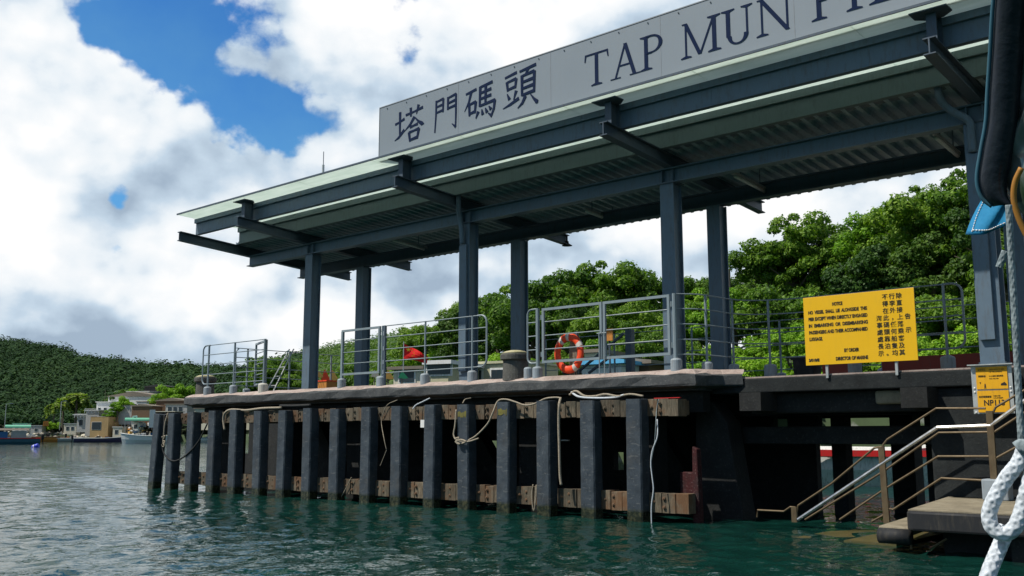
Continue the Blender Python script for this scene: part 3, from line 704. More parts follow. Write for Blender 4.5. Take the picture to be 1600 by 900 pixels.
mb = MB(so_); mb.tube([(XE + .3, 18.3, zt(18.3) - .28), (XW, 18.3, zt(18.3) - .28)], .016, 8); mb.build('conduit', 'steel_dark', sh)
for x in (-15.3, -4.33):                              # swan-neck rain pipes
    mb = MB(so_)
    dx = -.28 if x > -10 else .16
    mb.tube(spl([(x + dx, 15.42, 6.97), (x + dx, 15.42, 6.72), (x + dx * .6, 15.5, 6.52), (x + .08, 15.57, 6.30), (x + .09, 15.60, 6.1), (x + .09, 15.62, 5.8)], 6), 0.06, 12); mb.build('rain_pipe', 'steel', sh, smooth=True)
    mb = MB(so_); mb.box(x - .11 + (.1 if x < -10 else .1), x + .11 + .1, 15.62, 15.688, 2.9, 5.78); mb.build('pipe_casing', 'steel', sh, bevel=.004)
# plates at the column heads
for x in CX: mb = MB(so_); mb.box(x - .2, x + .2, 15.66, 16.02, 6.283, 6.3015); mb.build('head_plate', 'steel_dark', sh)

# lights under the roof
def tube_light(x, y0, y1, z, label, first=[None]):
    t = thing('tube_light', label, 'light fitting', (x, (y0 + y1) / 2, z), 'tube lights slung under the shelter roof'); og = (x, (y0 + y1) / 2, z)
    mb = MB(og); mb.bar((x, y0, z + .03), (x, y1, z - .04), .07, .05); mb.build('batten', 'aluminium', t)
    mb = MB(og); mb.tube([(x, y0 + .08, z - .025), (x, y1 - .08, z - .095)], .035, 10); mb.build('diffuser', 'lamp_diffuser', t, smooth=True)
    mb = MB(og); mb.tube([(x, y0 + .3, z + .03), (x, y0 + .3, zt(y0) + .0)], .01, 6); mb.build('hanger', 'steel_dark', t); mb = MB(og); mb.tube([(x, y1 - .3, z - .02), (x, y1 - .3, zt(y1))], .01, 6); mb.build('hanger', 'steel_dark', t)
tube_light(-18.3, 16.2, 17.45, 6.42, 'thin tube light under the roof in the far left bay')
tube_light(-12.7, 16.9, 18.3, 6.44, 'thin tube light under the roof left of the middle column')
tube_light(-8.7, 16.3, 17.7, 6.40, 'pale tube light under the roof right of the middle column')
tube_light(-5.0, 16.3, 17.6, 6.40, 'tube light under the roof beside the swan-neck pipe at the right column')
fl = thing('flood_light', 'small square floodlight hanging under the shelter roof', 'floodlight', (-6.58, 16.0, 6.45)); og = (-6.58, 16.0, 6.45)
mb = MB(og); mb.box(-6.73, -6.43, 15.9, 16.12, 6.40, 6.48); mb.build('housing', 'aluminium', fl, bevel=.015)
mb = MB(og); mb.tube([(-6.68, 16.0, 6.49), (-6.68, 16.05, 6.72)], .012, 6); mb.tube([(-6.48, 16.0, 6.49), (-6.48, 16.05, 6.72)], .012, 6); mb.tube([(-6.68, 16.05, 6.7), (-6.48, 16.05, 6.7)], .012, 6)
mb.build('mounting_bracket', 'steel_dark', fl)
cm = thing('loudspeaker', 'small dark horn loudspeaker under the rear edge of the shelter roof', 'loudspeaker', tuple(onx(886, 378, -15.2)))
p = onx(886, 378, -15.2); mb = MB(p); mb.lathe((p[0], p[1], p[2] - .1), [(.04, .12), (.05, .06), (.14, 0)], 12); mb.build('horn', 'dark', cm); mb = MB(p); mb.tube([(p[0], p[1], p[2]), (p[0], p[1], p[2] + .2)], .02, 6); mb.build('stem', 'dark', cm)
p = (-22.2, 17.0, 6.78)
ld = thing('lightning_rod', 'thin lightning rod standing on the roof behind the glass eaves', 'lightning rod', p)
mb = MB(p); mb.tube([p, (p[0], p[1], 9.26)], .035, 8); mb.build('mast', 'aluminium', ld); mb = MB(p); mb.tube([(p[0], p[1], 9.26), (p[0], p[1], 9.66)], .012, 6); mb.build('spike', 'steel_dark', ld)

# ================================================================== NAME SIGN ON THE ROOF
SX0, SX1, SY = -15.92, -1.2, 13.70; sg = thing('name_sign', 'long grey sign on the eaves with dark blue Chinese characters and serif capitals', 'sign', (-9, SY, 7.5)); og = (-9, SY, 7.5)
mb = MB(og); mb.box(SX0, SX1, SY + .004, SY + .05, 7.50, 8.68); mb.build('panel', 'sign_grey', sg)
mb = MB(og)
mb.box(SX0 - .012, SX0 - .001, SY - .004, SY + .06, 7.49, 8.70); mb.box(SX0, SX1, SY - .004, SY + .06, 8.681, 8.70); mb.box(SX0, SX1, SY - .004, SY + .06, 7.484, 7.499); mb.build('frame', 'sign_edge', sg)
for k in range(1, 7): mb = MB(og); x = SX0 + 2.44 * k - .002; mb.box(x - .004, x + .004, SY + .001, SY + .0035, 7.50, 8.68); mb.build('panel_joint', 'sign_edge', sg)
mb = MB(og)
for k in range(int((SX1 - SX0) / .62)): x = SX0 + .25 + k * .62; mb.tube([(x, SY + .003, 8.62), (x, SY - .012, 8.62)], .012, 8)
mb.build('screw', 'steel_dark', sg)
mb = MB(og)
for x in np.arange(SX0 + .6, SX1, 2.7): mb.bar((x, SY + .06, 8.4), (x, SY + .9, 7.48), .05, .05); mb.bar((x, SY + .08, 7.5), (x, SY + .08, 8.6), .06, .06)
mb.build('strut', 'steel_dark', sg)
def stroke(mb, pts, ws, x0, z0, sx, sz, y0, y1):      # tapered brush stroke as a thin solid
    P = [Vector((x0 + a * sx / 100, z0 + b * sz / 100)) for a, b in pts]; k = len(P); Lf = []; Rt_ = []
    for i, p in enumerate(P):
        d = (P[min(i + 1, k - 1)] - P[max(i - 1, 0)]).normalized(); n = Vector((-d.y, d.x)) * ws[i] * sx / 200; Lf.append(p + n); Rt_.append(p - n)
    vs = [(q.x, y0, q.y) for q in Lf + Rt_] + [(q.x, y1, q.y) for q in Lf + Rt_]; m = 2 * k; fs = []
    for i in range(k - 1):
        fs += [(i, i + 1, k + i + 1, k + i), (m + i, m + k + i, m + k + i + 1, m + i + 1), (i, m + i, m + i + 1, i + 1), (k + i, k + i + 1, m + k + i + 1, m + k + i)]
    fs += [(0, k, m + k, m), (k - 1, m + k - 1, m + 2 * k - 1, 2 * k - 1)]; mb.add(vs, fs)
H, V_, W = 'h', 'v', 'w'
def st_(kind, *pts):
    n = len(pts)
    ws = {'h': [6] + [4.2] * (n - 2) + [6.8], 'v': [7] + [6] * (n - 2) + [4.5], 'p': [8] + [6] * (n - 2) + [1.2], 'n': [2.5] + [6] * (n - 3) + [10, 1.5] if n > 3 else [2.5, 9, 1.5], 'd': [2] + [8] * (n - 2) + [7]}[kind]
    if kind == 'd' and n == 2: ws = [2.5, 9]
    if kind == 'n' and n == 2: ws = [2.5, 9]
    if n == 2 and kind in 'hv': ws = {'h': [5, 7], 'v': [8, 5.5]}[kind]
    if n == 2 and kind == 'p': ws = [8.5, 2]
    return (pts, ws)
KAI = {
 'ta': [st_('h', (3, 62), (20, 66), (36, 71)), st_('v', (20, 94), (20, 30)), st_('p', (36, 40), (16, 22), (2, 16)),
        st_('h', (40, 80), (70, 83), (99, 88)), st_('v', (57, 97), (58, 72)), st_('p', (84, 99), (77, 74)),
        st_('p', (70, 68), (56, 50), (37, 36)), st_('n', (70, 68), (84, 52), (96, 43), (103, 41)), st_('h', (55, 42), (68, 44), (82, 46)),
        st_('v', (52, 29), (56, 2)), st_('h', (52, 28), (70, 30), (87, 32)), st_('v', (86, 32), (80, 5)), st_('h', (56, 6), (80, 9))],
 'men': [st_('v', (13, 92), (12, 50), (8, 2)), st_('h', (13, 88), (42, 92)), st_('v', (41, 92), (40, 54)), st_('h', (14, 73), (40, 76)), st_('h', (14, 57), (40, 60)),
         st_('v', (60, 92), (59, 56)), st_('h', (60, 89), (92, 94)), st_('v', (91, 94), (91, 40), (90, 4)), st_('p', (91, 2), (76, 14)), st_('h', (60, 74), (90, 78)), st_('h', (60, 60), (90, 63))],
 'ma': [st_('h', (4, 82), (38, 88)), st_('p', (22, 86), (14, 58), (0, 34)), st_('v', (15, 52), (16, 18)), st_('h', (15, 50), (36, 54)), st_('v', (36, 54), (33, 22)), st_('h', (16, 24), (33, 27)),
        st_('v', (50, 92), (48, 36)), st_('h', (50, 90), (88, 95)), st_('h', (50, 73), (84, 77)), st_('h', (50, 57), (84, 60)), st_('v', (67, 92), (66, 40)),
        st_('h', (48, 38), (96, 43)), st_('v', (95, 43), (92, 20), (84, 2)), st_('p', (86, 1), (74, 12)), st_('p', (44, 24), (36, 6)), st_('d', (55, 27), (58, 12)), st_('d', (66, 28), (71, 15)), st_('d', (77, 30), (83, 20))],
 'tou': [st_('h', (6, 88), (42, 94)), st_('v', (12, 77), (15, 52)), st_('h', (12, 75), (40, 79)), st_('v', (40, 79), (37, 55)), st_('h', (15, 56), (37, 59)), st_('d', (13, 46), (20, 30)), st_('p', (40, 48), (32, 26)), st_('p', (48, 27), (22, 17), (0, 11)),
         st_('h', (50, 93), (98, 99)), st_('p', (76, 96), (66, 80)), st_('v', (57, 82), (57, 30)), st_('h', (57, 80), (93, 84)), st_('v', (93, 84), (92, 31)), st_('h', (57, 64), (92, 67)), st_('h', (57, 48), (92, 51)), st_('h', (57, 32), (92, 35)),
         st_('p', (67, 28), (58, 12), (44, 2)), st_('n', (82, 28), (92, 14), (100, 5), (102, 2))]}
for key, x0, x1, z0, z1 in (('ta', -15.43, -14.52, 7.70, 8.49), ('men', -14.22, -13.48, 7.73, 8.50), ('ma', -13.30, -12.42, 7.75, 8.50), ('tou', -12.25, -11.38, 7.74, 8.54)):
    mb = MB(og)
    for k, (pts, ws) in enumerate(KAI[key]): stroke(mb, pts, ws, x0, z0, x1 - x0, z1 - z0, SY - .003 - .0003 * k, SY - .001)
    mb.build('chinese_character', 'letter_blue', sg)
def serif(letter, x0, x1, z0=7.765, z1=8.385):
    mb = MB(og); w = x1 - x0; h = z1 - z0; c = [0]
    def poly(p):
        q = [(x0 + a * w, z0 + b * h) for a, b in p]; c[0] += 1; mb.prism(q, 'y', SY - .003 - .0003 * c[0], SY - .001)
    tk = .075 / w; tn = .034 / w; sr = .045; sw = .085 / w; sz = .035
    def stem(x, t=tk, a=0, b=1, s0=True, s1=True):
        poly([(x - t / 2, a), (x + t / 2, a), (x + t / 2, b), (x - t / 2, b)])
        if s0: poly([(x - t / 2 - sw, a), (x + t / 2 + sw, a), (x + t / 2 + sw, a + sz * .8), (x + t / 2, a + sz * 2), (x - t / 2, a + sz * 2), (x - t / 2 - sw, a + sz * .8)])
        if s1: poly([(x - t / 2 - sw, b), (x - t / 2 - sw, b - sz * .8), (x - t / 2, b - sz * 2), (x + t / 2, b - sz * 2), (x + t / 2 + sw, b - sz * .8), (x + t / 2 + sw, b)])
    def diag(xa, za, xb, zb, t): poly([(xa - t / 2, za), (xa + t / 2, za), (xb + t / 2, zb), (xb - t / 2, zb)])
    def hb(xa, xb, z, t=.045): poly([(xa, z - t / 2), (xb, z - t / 2), (xb, z + t / 2), (xa, z + t / 2)])
    def foot(x, z, t=.11 / w): poly([(x - t, z), (x + t, z), (x + t, z + sz * .8), (x - t, z + sz * .8)])
    def bowl(cx, cz, rx, rz, a0=-90, a1=90, n=14):
        o_, i_ = [], []
        for k in range(n + 1):
            t = R_(a0 + (a1 - a0) * k / n); th = .5 + .5 * abs(math.cos(t)); o_.append((cx + rx * math.cos(t), cz + rz * math.sin(t))); i_.append((cx + (rx - tk * th) * math.cos(t), cz + (rz - .04) * math.sin(t)))
        for k in range(n): poly([o_[k], o_[k + 1], i_[k + 1], i_[k]])
    if letter == 'T':
        stem(.5, s1=False); hb(.02, .98, .975, .05); poly([(0, .78), (.04, .78), (.08, .955), (.02, .955)]); poly([(1, .78), (.96, .78), (.92, .955), (.98, .955)])
    elif letter == 'A':
        diag(.12, .02, .5, 1.0, tn * 1.1); diag(.84, .02, .50, 1.0, tk); hb(.26, .70, .36); foot(.12, 0); foot(.86, 0)
    elif letter == 'P':
        stem(.22); bowl(.45, .735, .52, .265); hb(.22, .48, .98, .04); hb(.22, .48, .49, .04)
    elif letter == 'M':
        stem(.10, tn, s1=False); stem(.88, tk); diag(.10, .985, .48, .03, tk * .95); diag(.87, .985, .49, .03, tn); poly([(.0, .97), (.14, .97), (.14, 1), (.0, 1)])
    elif letter == 'U':
        stem(.20, tk, a=.25, s0=False); stem(.84, tn, a=.25, s0=False); bowl(.52, .26, .355, .26, 180, 360)
    elif letter == 'N':
        stem(.13, tn, s1=False); stem(.87, tn, a=.0, s0=False); diag(.12, .985, .87, .01, tk * 1.05); poly([(.0, .97), (.18, .97), (.18, 1), (.0, 1)])
    elif letter == 'I': stem(.5)
    elif letter == 'E':
        stem(.2); hb(.2, .88, .98, .04); hb(.2, .70, .51, .04); hb(.2, .9, .02, .04); poly([(.84, .96), (.92, .96), (.92, .80)]); poly([(.86, .04), (.96, .22), (.94, .04)])
    elif letter == 'R':
        stem(.2); bowl(.40, .76, .44, .24); hb(.2, .42, .98, .04); hb(.2, .42, .54, .04); diag(.94, .02, .50, .52, tk); foot(.95, 0, .08 / w)
    mb.build('letter', 'letter_blue', sg)
for ch, a, b in (('T', -10.24, -9.70), ('A', -9.62, -9.06), ('P', -9.0, -8.55), ('M', -8.17, -7.48), ('U', -7.41, -6.88), ('N', -6.78, -6.20), ('P', -5.86, -5.40), ('I', -5.34, -5.08), ('E', -4.96, -4.50), ('R', -4.40, -3.88)): serif(ch, a, b)

for i, lab in ((12, 0), (13, 1)):
    rs = random.Random(i); mb = MB(); n = 9; top = [(-.12 + .03 * k, 1.98 + rs.uniform(-.02, .03)) for k in range(n)]; bot = [(-.12 + .03 * k, 1.88 + rs.uniform(-.03, .03)) for k in range(n)][::-1]
    mb.prism(top + bot, 'y', -.004, -.001); mb.build('yellow_mark', 'ochre_paint', piles[i])
# ================================================================== RAILINGS AND GATES
ZR = 4.04; RZ = [2.93, 3.20, 3.48, 3.76, 4.03]
def base_cap(parent, og, x, y, m='cap_grey', r=0.105, z0=2.60, h=0.25):
    mb = MB(og); mb.lathe((x, y, z0), [(r, 0), (r, h - .03), (r * .85, h - .005), (r * .45, h + .01)], 18); return mb.build('post_base', m, parent, smooth=False)
def post(parent, og, x, y, z0=2.84, z1=ZR, w=0.028):
    mb = MB(og); mb.tube([(x, y, z0), (x, y, z1)], w, 8); return mb.build('post', 'rail_steel', parent)
def rail(parent, og, pts, r=0.013):
    mb = MB(og); mb.tube(pts, r, 6); return mb.build('rail', 'rail_steel', parent)
def loop_end(x0, x1, y, z0, z1, r=0.16):          # vertical end with rounded corners, from x0 out to x1
    s = 1 if x1 > x0 else -1
    return [(x0, y, z1)] + [tuple(p) for p in arcpts((x1 - s * r, y, z1 - r), r, math.pi / 2, 0, (s, 0, 0), (0, 0, 1))] + [tuple(p) for p in arcpts((x1 - s * r, y, z0 + r), r, 0, -math.pi / 2, (s, 0, 0), (0, 0, 1))] + [(x0, y, z0)]
YR = 15.12
# far left railing
og = (-23.6, YR, 2.6); t = thing('pier_railing', 'grey bar railing at the far left corner of the deck beside a bollard', 'railing', og, 'bar railings round the pier deck')
rail(t, og, loop_end(-24.7, -25.05, YR, RZ[0], RZ[4]), .022)
for z in RZ: rail(t, og, [(-25.03 if z not in (RZ[0], RZ[4]) else -24.75, YR, z), (-22.03, YR, z)])
for x in (-24.75, -23.45): post(t, og, x, YR); base_cap(t, og, x, YR)
post(t, og, -22.03, YR, w=.035); base_cap(t, og, -22.05, YR, 'cap_white', .13)
# railing going back along the end of the pier
og = (-24.9, 17.4, 2.6); t = thing('pier_railing', 'grey bar railing running back along the end of the pier behind the corner one', 'railing', og, 'bar railings round the pier deck')
ya, yb = 16.1, 19.9
for z in RZ:
    rail(t, og, [(-24.9, ya, z), (-24.9, yb, z)])
rail(t, og, [(-24.9, ya, RZ[0]), (-24.9, ya, RZ[4] - .1), (-24.9, ya + .1, RZ[4])], .02)
for y in (16.5, 18.0, 19.6): post(t, og, -24.9, y); base_cap(t, og, -24.9, y)
# middle railing
og = (-15.7, YR, 2.6); t = thing('pier_railing', 'grey bar railing between the folded gate and the dark bollard, rounded at its right end', 'railing', og, 'bar railings round the pier deck')
for z in RZ: rail(t, og, [(-17.3, YR, z), (-14.0 if z not in (RZ[0], RZ[4]) else -14.25, YR, z)])
rail(t, og, loop_end(-14.25, -13.98, YR, RZ[0], RZ[4]), .022)
for x in (-17.32, -15.86, -14.4): post(t, og, x, YR, w=.022); base_cap(t, og, x, YR)
# post and curved end left of the double gate
og = (-12.6, YR, 2.6); t = thing('pier_railing', 'short curved grey rail end and gate post left of the double gate', 'railing', og, 'bar railings round the pier deck')
rail(t, og, loop_end(-12.58, -12.84, YR, RZ[0], RZ[4], .12), .02)
for z in RZ[1:4]: rail(t, og, [(-12.83, YR, z), (-12.56, YR, z)])
post(t, og, -12.57, YR, w=.04); base_cap(t, og, -12.58, YR); base_cap(t, og, -12.83, YR, r=.09)
# corner railing on the right, from the gate post round to the far right
og = (-7.2, 16.6, 2.5); t = thing('pier_railing', 'grey bar railing curving from the gate post round to the right behind the yellow notice', 'railing', og, 'bar railings round the pier deck')
cpts = [(-9.33, YR), (-9.05, 15.45), (-8.97, 15.9), (-8.93, 16.35), (-8.80, 16.75), (-8.45, 17.02), (-8.0, 17.15), (-7.2, 17.18), (-5.3, 17.2)]
for z in RZ: rail(t, og, spl([(a, b, z) for a, b in cpts], 5) + ([(-5.02, 17.2, z)] if z in RZ[1:4] else []))
rail(t, og, loop_end(-5.3, -5.0, 17.2, RZ[0], RZ[4]), .02)
post(t, og, -9.34, YR, w=.04); base_cap(t, og, -9.33, YR)
for (x, y, r) in ((-8.99, 15.62, .1), (-8.93, 16.5, .1), (-8.45, 17.02, .12), (-6.9, 17.19, .12), (-5.3, 17.2, .12)): post(t, og, x, y, z0=2.72, w=.024); base_cap(t, og, x, y, z0=2.47, r=r, h=.33)
# rear railing
og = (-10.0, 20.3, 2.6); t = thing('pier_railing', 'grey bar railing along the rear edge of the deck in front of the trees', 'railing', og, 'bar railings round the pier deck')
for z in RZ: rail(t, og, [(-16.6, 20.3, z), (-3.0, 20.3, z)], .012)
for x in np.arange(-16.6, -2.9, 2.26): post(t, og, x, 20.3, w=.024); base_cap(t, og, x, 20.3)
og = (-3.2, 17.25, 2.5); t = thing('pier_railing', 'loop-ended grey railing right of the thick right-hand column, behind the rope', 'railing', og, 'bar railings round the pier deck')
rail(t, og, loop_end(-3.2, -3.95, 17.25, RZ[0], RZ[4], .2), .02)
for z in RZ: rail(t, og, [(-3.9, 17.25, z), (2.5, 17.25, z)])
for x in (-3.3, -1.3, 0.7, 2.4): post(t, og, x, 17.25); base_cap(t, og, x, 17.25, z0=2.5, h=.3)

def gate(name, label, a, b, z0, z1, group, wfr=.05, caps=True, nb=4):      # a, b: floor-plan ends
    a = Vector((*a, 0)); b = Vector((*b, 0)); og = ((a.x + b.x) / 2, (a.y + b.y) / 2, z0)
    t = thing('pier_gate', label, 'gate', og, group); d = (b - a).normalized()
    A0, A1, B0, B1 = [Vector((p.x, p.y, z)) for p in (a, b) for z in (z0, z1)]
    A0, A1, B0, B1 = Vector((a.x, a.y, z0)), Vector((a.x, a.y, z1)), Vector((b.x, b.y, z0)), Vector((b.x, b.y, z1))
    mb = MB(og); h = wfr / 2
    up = (-d.y, d.x, 0)
    mb.bar(A0 + Vector((0, 0, 0)), A1, wfr, wfr, up); mb.bar(B0, B1, wfr, wfr, up)
    mb.bar(A0 + d * h + Vector((0, 0, h)), B0 - d * h + Vector((0, 0, h)), wfr, wfr - .001); mb.bar(A1 + d * h - Vector((0, 0, h)), B1 - d * h - Vector((0, 0, h)), wfr, wfr - .001)
    mb.build('frame', 'rail_steel', t)
    for k in range(1, nb): z = z0 + (z1 - z0) * k / nb; m2 = MB(og); m2.tube([A0 + d * h + Vector((0, 0, z - z0)), B0 - d * h + Vector((0, 0, z - z0))], .012, 6); m2.build('bar', 'rail_steel', t)
    return t, og, d
gg = 'steel gates on the pier deck'
g1, og1, d1 = gate('g', 'left leaf of the closed double gate, orange life buoy behind it', (-12.42, YR), (-10.98, YR), 2.92, 4.03, gg)
g2, og2, d2 = gate('g', 'right leaf of the closed double gate next to the corner post', (-10.90, YR), (-9.46, YR), 2.92, 4.03, gg)
for g, og, x in ((g1, og1, -11.0), (g2, og2, -10.88)):
    mb = MB(og); mb.tube([(x, YR - .05, 3.45), (x, YR - .05, 2.62)], .012, 6); mb.tube([(x - .05, YR - .05, 3.42), (x + .05, YR - .05, 3.42)], .012, 6); mb.build('drop_bolt', 'rail_steel', g)
    for z in (3.1, 3.85):
        xx = -12.47 if g is g1 else -9.40
        mb = MB(og); mb.tube([(xx, YR, z - .05), (xx, YR, z + .05)], .02, 8); mb.build('hinge', 'rail_steel', g)
gate('g', 'open gate leaf folded back against the far left railing', (-22.08, YR + .08), (-23.25, YR + .55), 2.85, 4.03, gg)
g3, og3, d3 = gate('g', 'gate leaf left of the middle railing, its first bay in front of the rear column', (-18.78, YR), (-17.42, YR), 2.93, 4.04, gg)
base_cap(g3, og3, -18.78, YR); base_cap(g3, og3, -17.36, YR, r=.1)
mb = MB(og3); mb.bar((-18.78, YR, 2.84), (-18.78, YR, 4.0), .06, .06, (0, 1, 0)); mb.build('gate_post', 'rail_steel', g3)
# pale stickers on the post beside that gate
mb = MB((-17.24, YR, 2.6)); mb.bar((-17.24, YR, 2.6), (-17.24, YR, 4.04), .09, .05, (0, 1, 0)); gp = mb.build('gate_post', 'steel_dark'); tag(gp, 'dark square gate post with a column of small pale stickers', 'post')
mb = MB((-17.24, YR, 2.6))
for z in (3.85, 3.5, 3.18, 2.95): mb.box(-17.26, -17.22, YR - .034, YR - .03, z - .05, z + .05)
s = mb.build('sticker', 'sign_grey', gp)

# ladder rails leaning inside the far left railing
og = (-22.9, 16.2, 2.6); t = thing('step_ladder', 'thin pale metal ladder leaning behind the far left railing', 'ladder', og)
for dx in (0, .33): mb = MB(og); mb.tube([(-23.1 + dx, 15.9, 2.6), (-22.85 + dx * .6, 16.5, 3.9)], .02, 6); mb.build('stile', 'aluminium', t)
for k in range(4): f = .2 + k * .2; mb = MB(og); mb.tube([(-23.1 + .25 * f, 15.9 + .6 * f, 2.6 + 1.3 * f), (-22.77 + .12 * f, 15.9 + .6 * f, 2.6 + 1.3 * f)], .013, 6); mb.build('rung', 'aluminium', t)

# bollards
def bollard(x, y, label, r=.27, h=.62, z=2.6):
    og = (x, y, z); t = thing('mooring_bollard', label, 'bollard', og, 'mooring bollards on the deck edge')
    mb = MB(og); mb.lathe(og, [(r * 1.0, 0), (r * .97, h * .35), (r * .95, h * .66)], 28); mb.build('body', 'bollard', t, smooth=False)
    mb = MB(og); mb.lathe(og, [(r * .96, h * .67), (r * 1.17, h * .71), (r * 1.18, h * .85), (r * 1.12, h * .90)], 28); mb.build('collar', 'bollard', t)
    mb = MB(og); mb.lathe(og, [(r * 1.10, h * .905), (r * .8, h * .98), (r * .4, h * 1.02), (.01, h * 1.03)], 28); mb.build('top', 'bollard_top', t, smooth=True)
bollard(-13.26, YR + .1, 'dark mooring bollard with yellowish top between the railing and the double gate')
bollard(-25.45, YR + .35, 'dark mooring bollard at the far left corner of the deck')
bollard(-14.4, 18.6, 'dark mooring bollard far back on the deck behind the columns', .2, .5)

# life buoy with coiled line on its post
p = ony(889, 552, 15.5); og = tuple(p)
t = thing('life_buoy', 'orange life buoy with white bands hanging behind the gate', 'life buoy', og)
Ro, rt = .295, .072
mb = MB(og); vs = []; nm, nn = 40, 12
for i in range(nm):
    a = 2 * math.pi * i / nm
    for j in range(nn):
        b = 2 * math.pi * j / nn; rr = Ro + rt * math.cos(b) ; vs.append((p[0] + rr * math.cos(a) * 1.0, p[1] + rt * .7 * math.sin(b), p[2] + rr * math.sin(a) * 1.12))
mb.add(vs, [(i * nn + j, i * nn + (j + 1) % nn, ((i + 1) % nm) * nn + (j + 1) % nn, ((i + 1) % nm) * nn + j) for i in range(nm) for j in range(nn)]); mb.build('ring', 'orange', t, smooth=True)
for a0 in (92, 128, 28, -58):
    mb = MB(og); pts = []; vs = []
    for i in range(4):
        a = R_(a0 + (i - 1.5) * 5)
        for j in range(nn):
            b = 2 * math.pi * j / nn; rr = Ro + (rt + .004) * math.cos(b); vs.append((p[0] + rr * math.cos(a), p[1] + (rt * .7 + .004) * math.sin(b), p[2] + rr * math.sin(a) * 1.12))
    mb.add(vs, [(i * nn + j, i * nn + (j + 1) % nn, (i + 1) * nn + (j + 1) % nn, (i + 1) * nn + j) for i in range(3) for j in range(nn)]); mb.build('band', 'tape_white', t, smooth=True)
og = (p[0] + .05, p[1] + .12, 2.6); t = thing('rope_hank', 'pale hank of coiled line hanging inside the life buoy', 'rope', og)
for k in range(9):
    mb = MB(og); x = p[0] - .06 + k * .022; zt_ = p[2] + .33; zb_ = p[2] - .48 + rng.uniform(-.1, .05)
    mb.tube(spl([(x * 0.7 + (p[0] + .05) * .3, p[1] + .12, zt_), (x, p[1] + .1, p[2] + .1), (x + rng.uniform(-.02, .02), p[1] + .1, zb_)], 4), .009, 5); mb.build('strand', 'rope_tan', t)
mb = MB((p[0] + .05, p[1] + .2, 2.6)); mb.bar((p[0] + .05, p[1] + .2, 2.6), (p[0] + .05, p[1] + .2, p[2] + .45), .06, .06, (0, 1, 0)); tag(mb.build('buoy_post', 'steel_dark'), 'dark post that carries the life buoy behind the gate', 'post')
# small orange box on its post
a = ony(944, 514, 15.9); b = ony(958, 532, 15.9)
og = (float(a[0]), 15.9, 2.6); t = thing('orange_box', 'small orange notice plate on a thin post behind the middle of the double gate', 'plate', og)
mb = MB(og); mb.box(a[0], b[0], 15.88, 15.90, b[2], a[2]); mb.build('plate', 'notice_yellow' if False else 'orange_hull', t)
mb = MB(og); mb.tube([((a[0] + b[0]) / 2, 15.93, 2.6), ((a[0] + b[0]) / 2, 15.93, a[2])], .02, 6); mb.build('post', 'steel_dark', t)
# gate-side stanchion and raking struts seen through the double gate
for (u0, v0, u1, v1, w, nm_, lab) in ((983, 515, 983, 582, .16, 'square_post', 'squat dark post seen through the right leaf of the double gate'),):
    a, b = ony(u0, v0, 18.4), ony(u1, v1, 18.4); mb = MB(tuple(b)); mb.box(a[0] - w / 2, a[0] + w / 2, 18.35, 18.5, 2.6, a[2]); tag(mb.build(nm_, 'steel_dark'), lab, 'post')
og = (-11.4, 18.6, 2.6); t = thing('gangway_strut', 'pair of raking dark steel struts seen through the double gate', 'strut', og)
for (u0, v0, u1, v1) in ((901, 583, 975, 521), (920, 583, 950, 560)):
    a, b = ony(u0, v0, 18.6), ony(u1, v1, 18.6); mb = MB(og); mb.bar(a, b, .05, .05); mb.build('strut', 'steel_dark', t)

# planters and dark box behind the notice
def planter(u0, u1, y, z0, z1, m, label):
    a, b = ony(u0, 570, y)[0], ony(u1, 570, y)[0]; og = ((a + b) / 2, y, z0); t = thing('planter_box', label, 'planter', og, 'planters behind the yellow notice')
    mb = MB(og); mb.prism([(a + .03, z0), (b - .03, z0), (b, z1), (a, z1)], 'y', y, y + .35); mb.build('trough', m, t, bevel=.01)
    mb = MB(og); mb.box(a - .02, b + .02, y - .02, y + .37, z1 - .04, z1 + .01); mb.build('rim', m, t)
planter(1238, 1272, 17.6, 2.5, 2.95, 'dark', 'black planter box left of the yellow notice')
planter(1283, 1331, 17.6, 2.5, 2.90, 'terracotta', 'red planter box under the yellow notice')
og = (-6.0, 18.6, 2.5); mb = MB(og); mb.box(-6.9, 2, 18.5, 18.9, 2.5, 2.93); tag(mb.build('brick_kerb', 'terracotta'), 'long low reddish kerb wall behind the railing right of the notice', 'low wall')

# ================================================================== YELLOW NOTICE
q0, q1, q2, q3 = [ony(u, v, 15.62) for u, v in ((1254, 466), (1426, 449), (1436, 564), (1260, 570))]
nx0, nx1 = (q0[0] + q3[0]) / 2, (q1[0] + q2[0]) / 2; nz1, nz0 = (q0[2] + q1[2]) / 2, (q2[2] + q3[2]) / 2; ny = 15.62
og = (nx0, ny, nz0); t = thing('notice_board', 'large yellow notice board lettered in black, standing at the right-hand deck edge', 'notice', og)
mb = MB(og); mb.box(nx0, nx1, ny, ny + .02, nz0, nz1); mb.build('panel', 'notice_yellow', t, bevel=.003)
mb = MB(og)
for x in (nx0 + .35, nx1 - .35): mb.box(x - .02, x + .02, ny + .021, ny + .057, nz0 - .22, nz1 - .05)
mb.build('fixing_bar', 'aluminium', t)
nW, nH = nx1 - nx0, nz1 - nz0
def ntext(body, u0, v, width, size, bold=.003, nm='lettering'):           # u0, v, width as fractions of the board
    text_mesh(body, size * .93, nx0 + u0 * nW, nz1 - v * nH, ny - .003, 'black_paint', t, nm, bold=bold, width=width * nW, ext=.0015, org=og)
ntext('NOTICE', .275, .150, .095, .083)
for k, (s_, w_) in enumerate((('NO  VESSEL  SHALL  LIE  ALONGSIDE  THIS', .545), ('PIER EXCEPT WHEN DIRECTLY ENGAGED', .545), ('IN  EMBARKING  OR  DISEMBARKING', .545), ('PASSENGERS AND THEIR ACCOMPANIED', .54), ('LUGGAGE.', .125))):
    ntext(s_, .045, .250 + .098 * k, w_, .083)
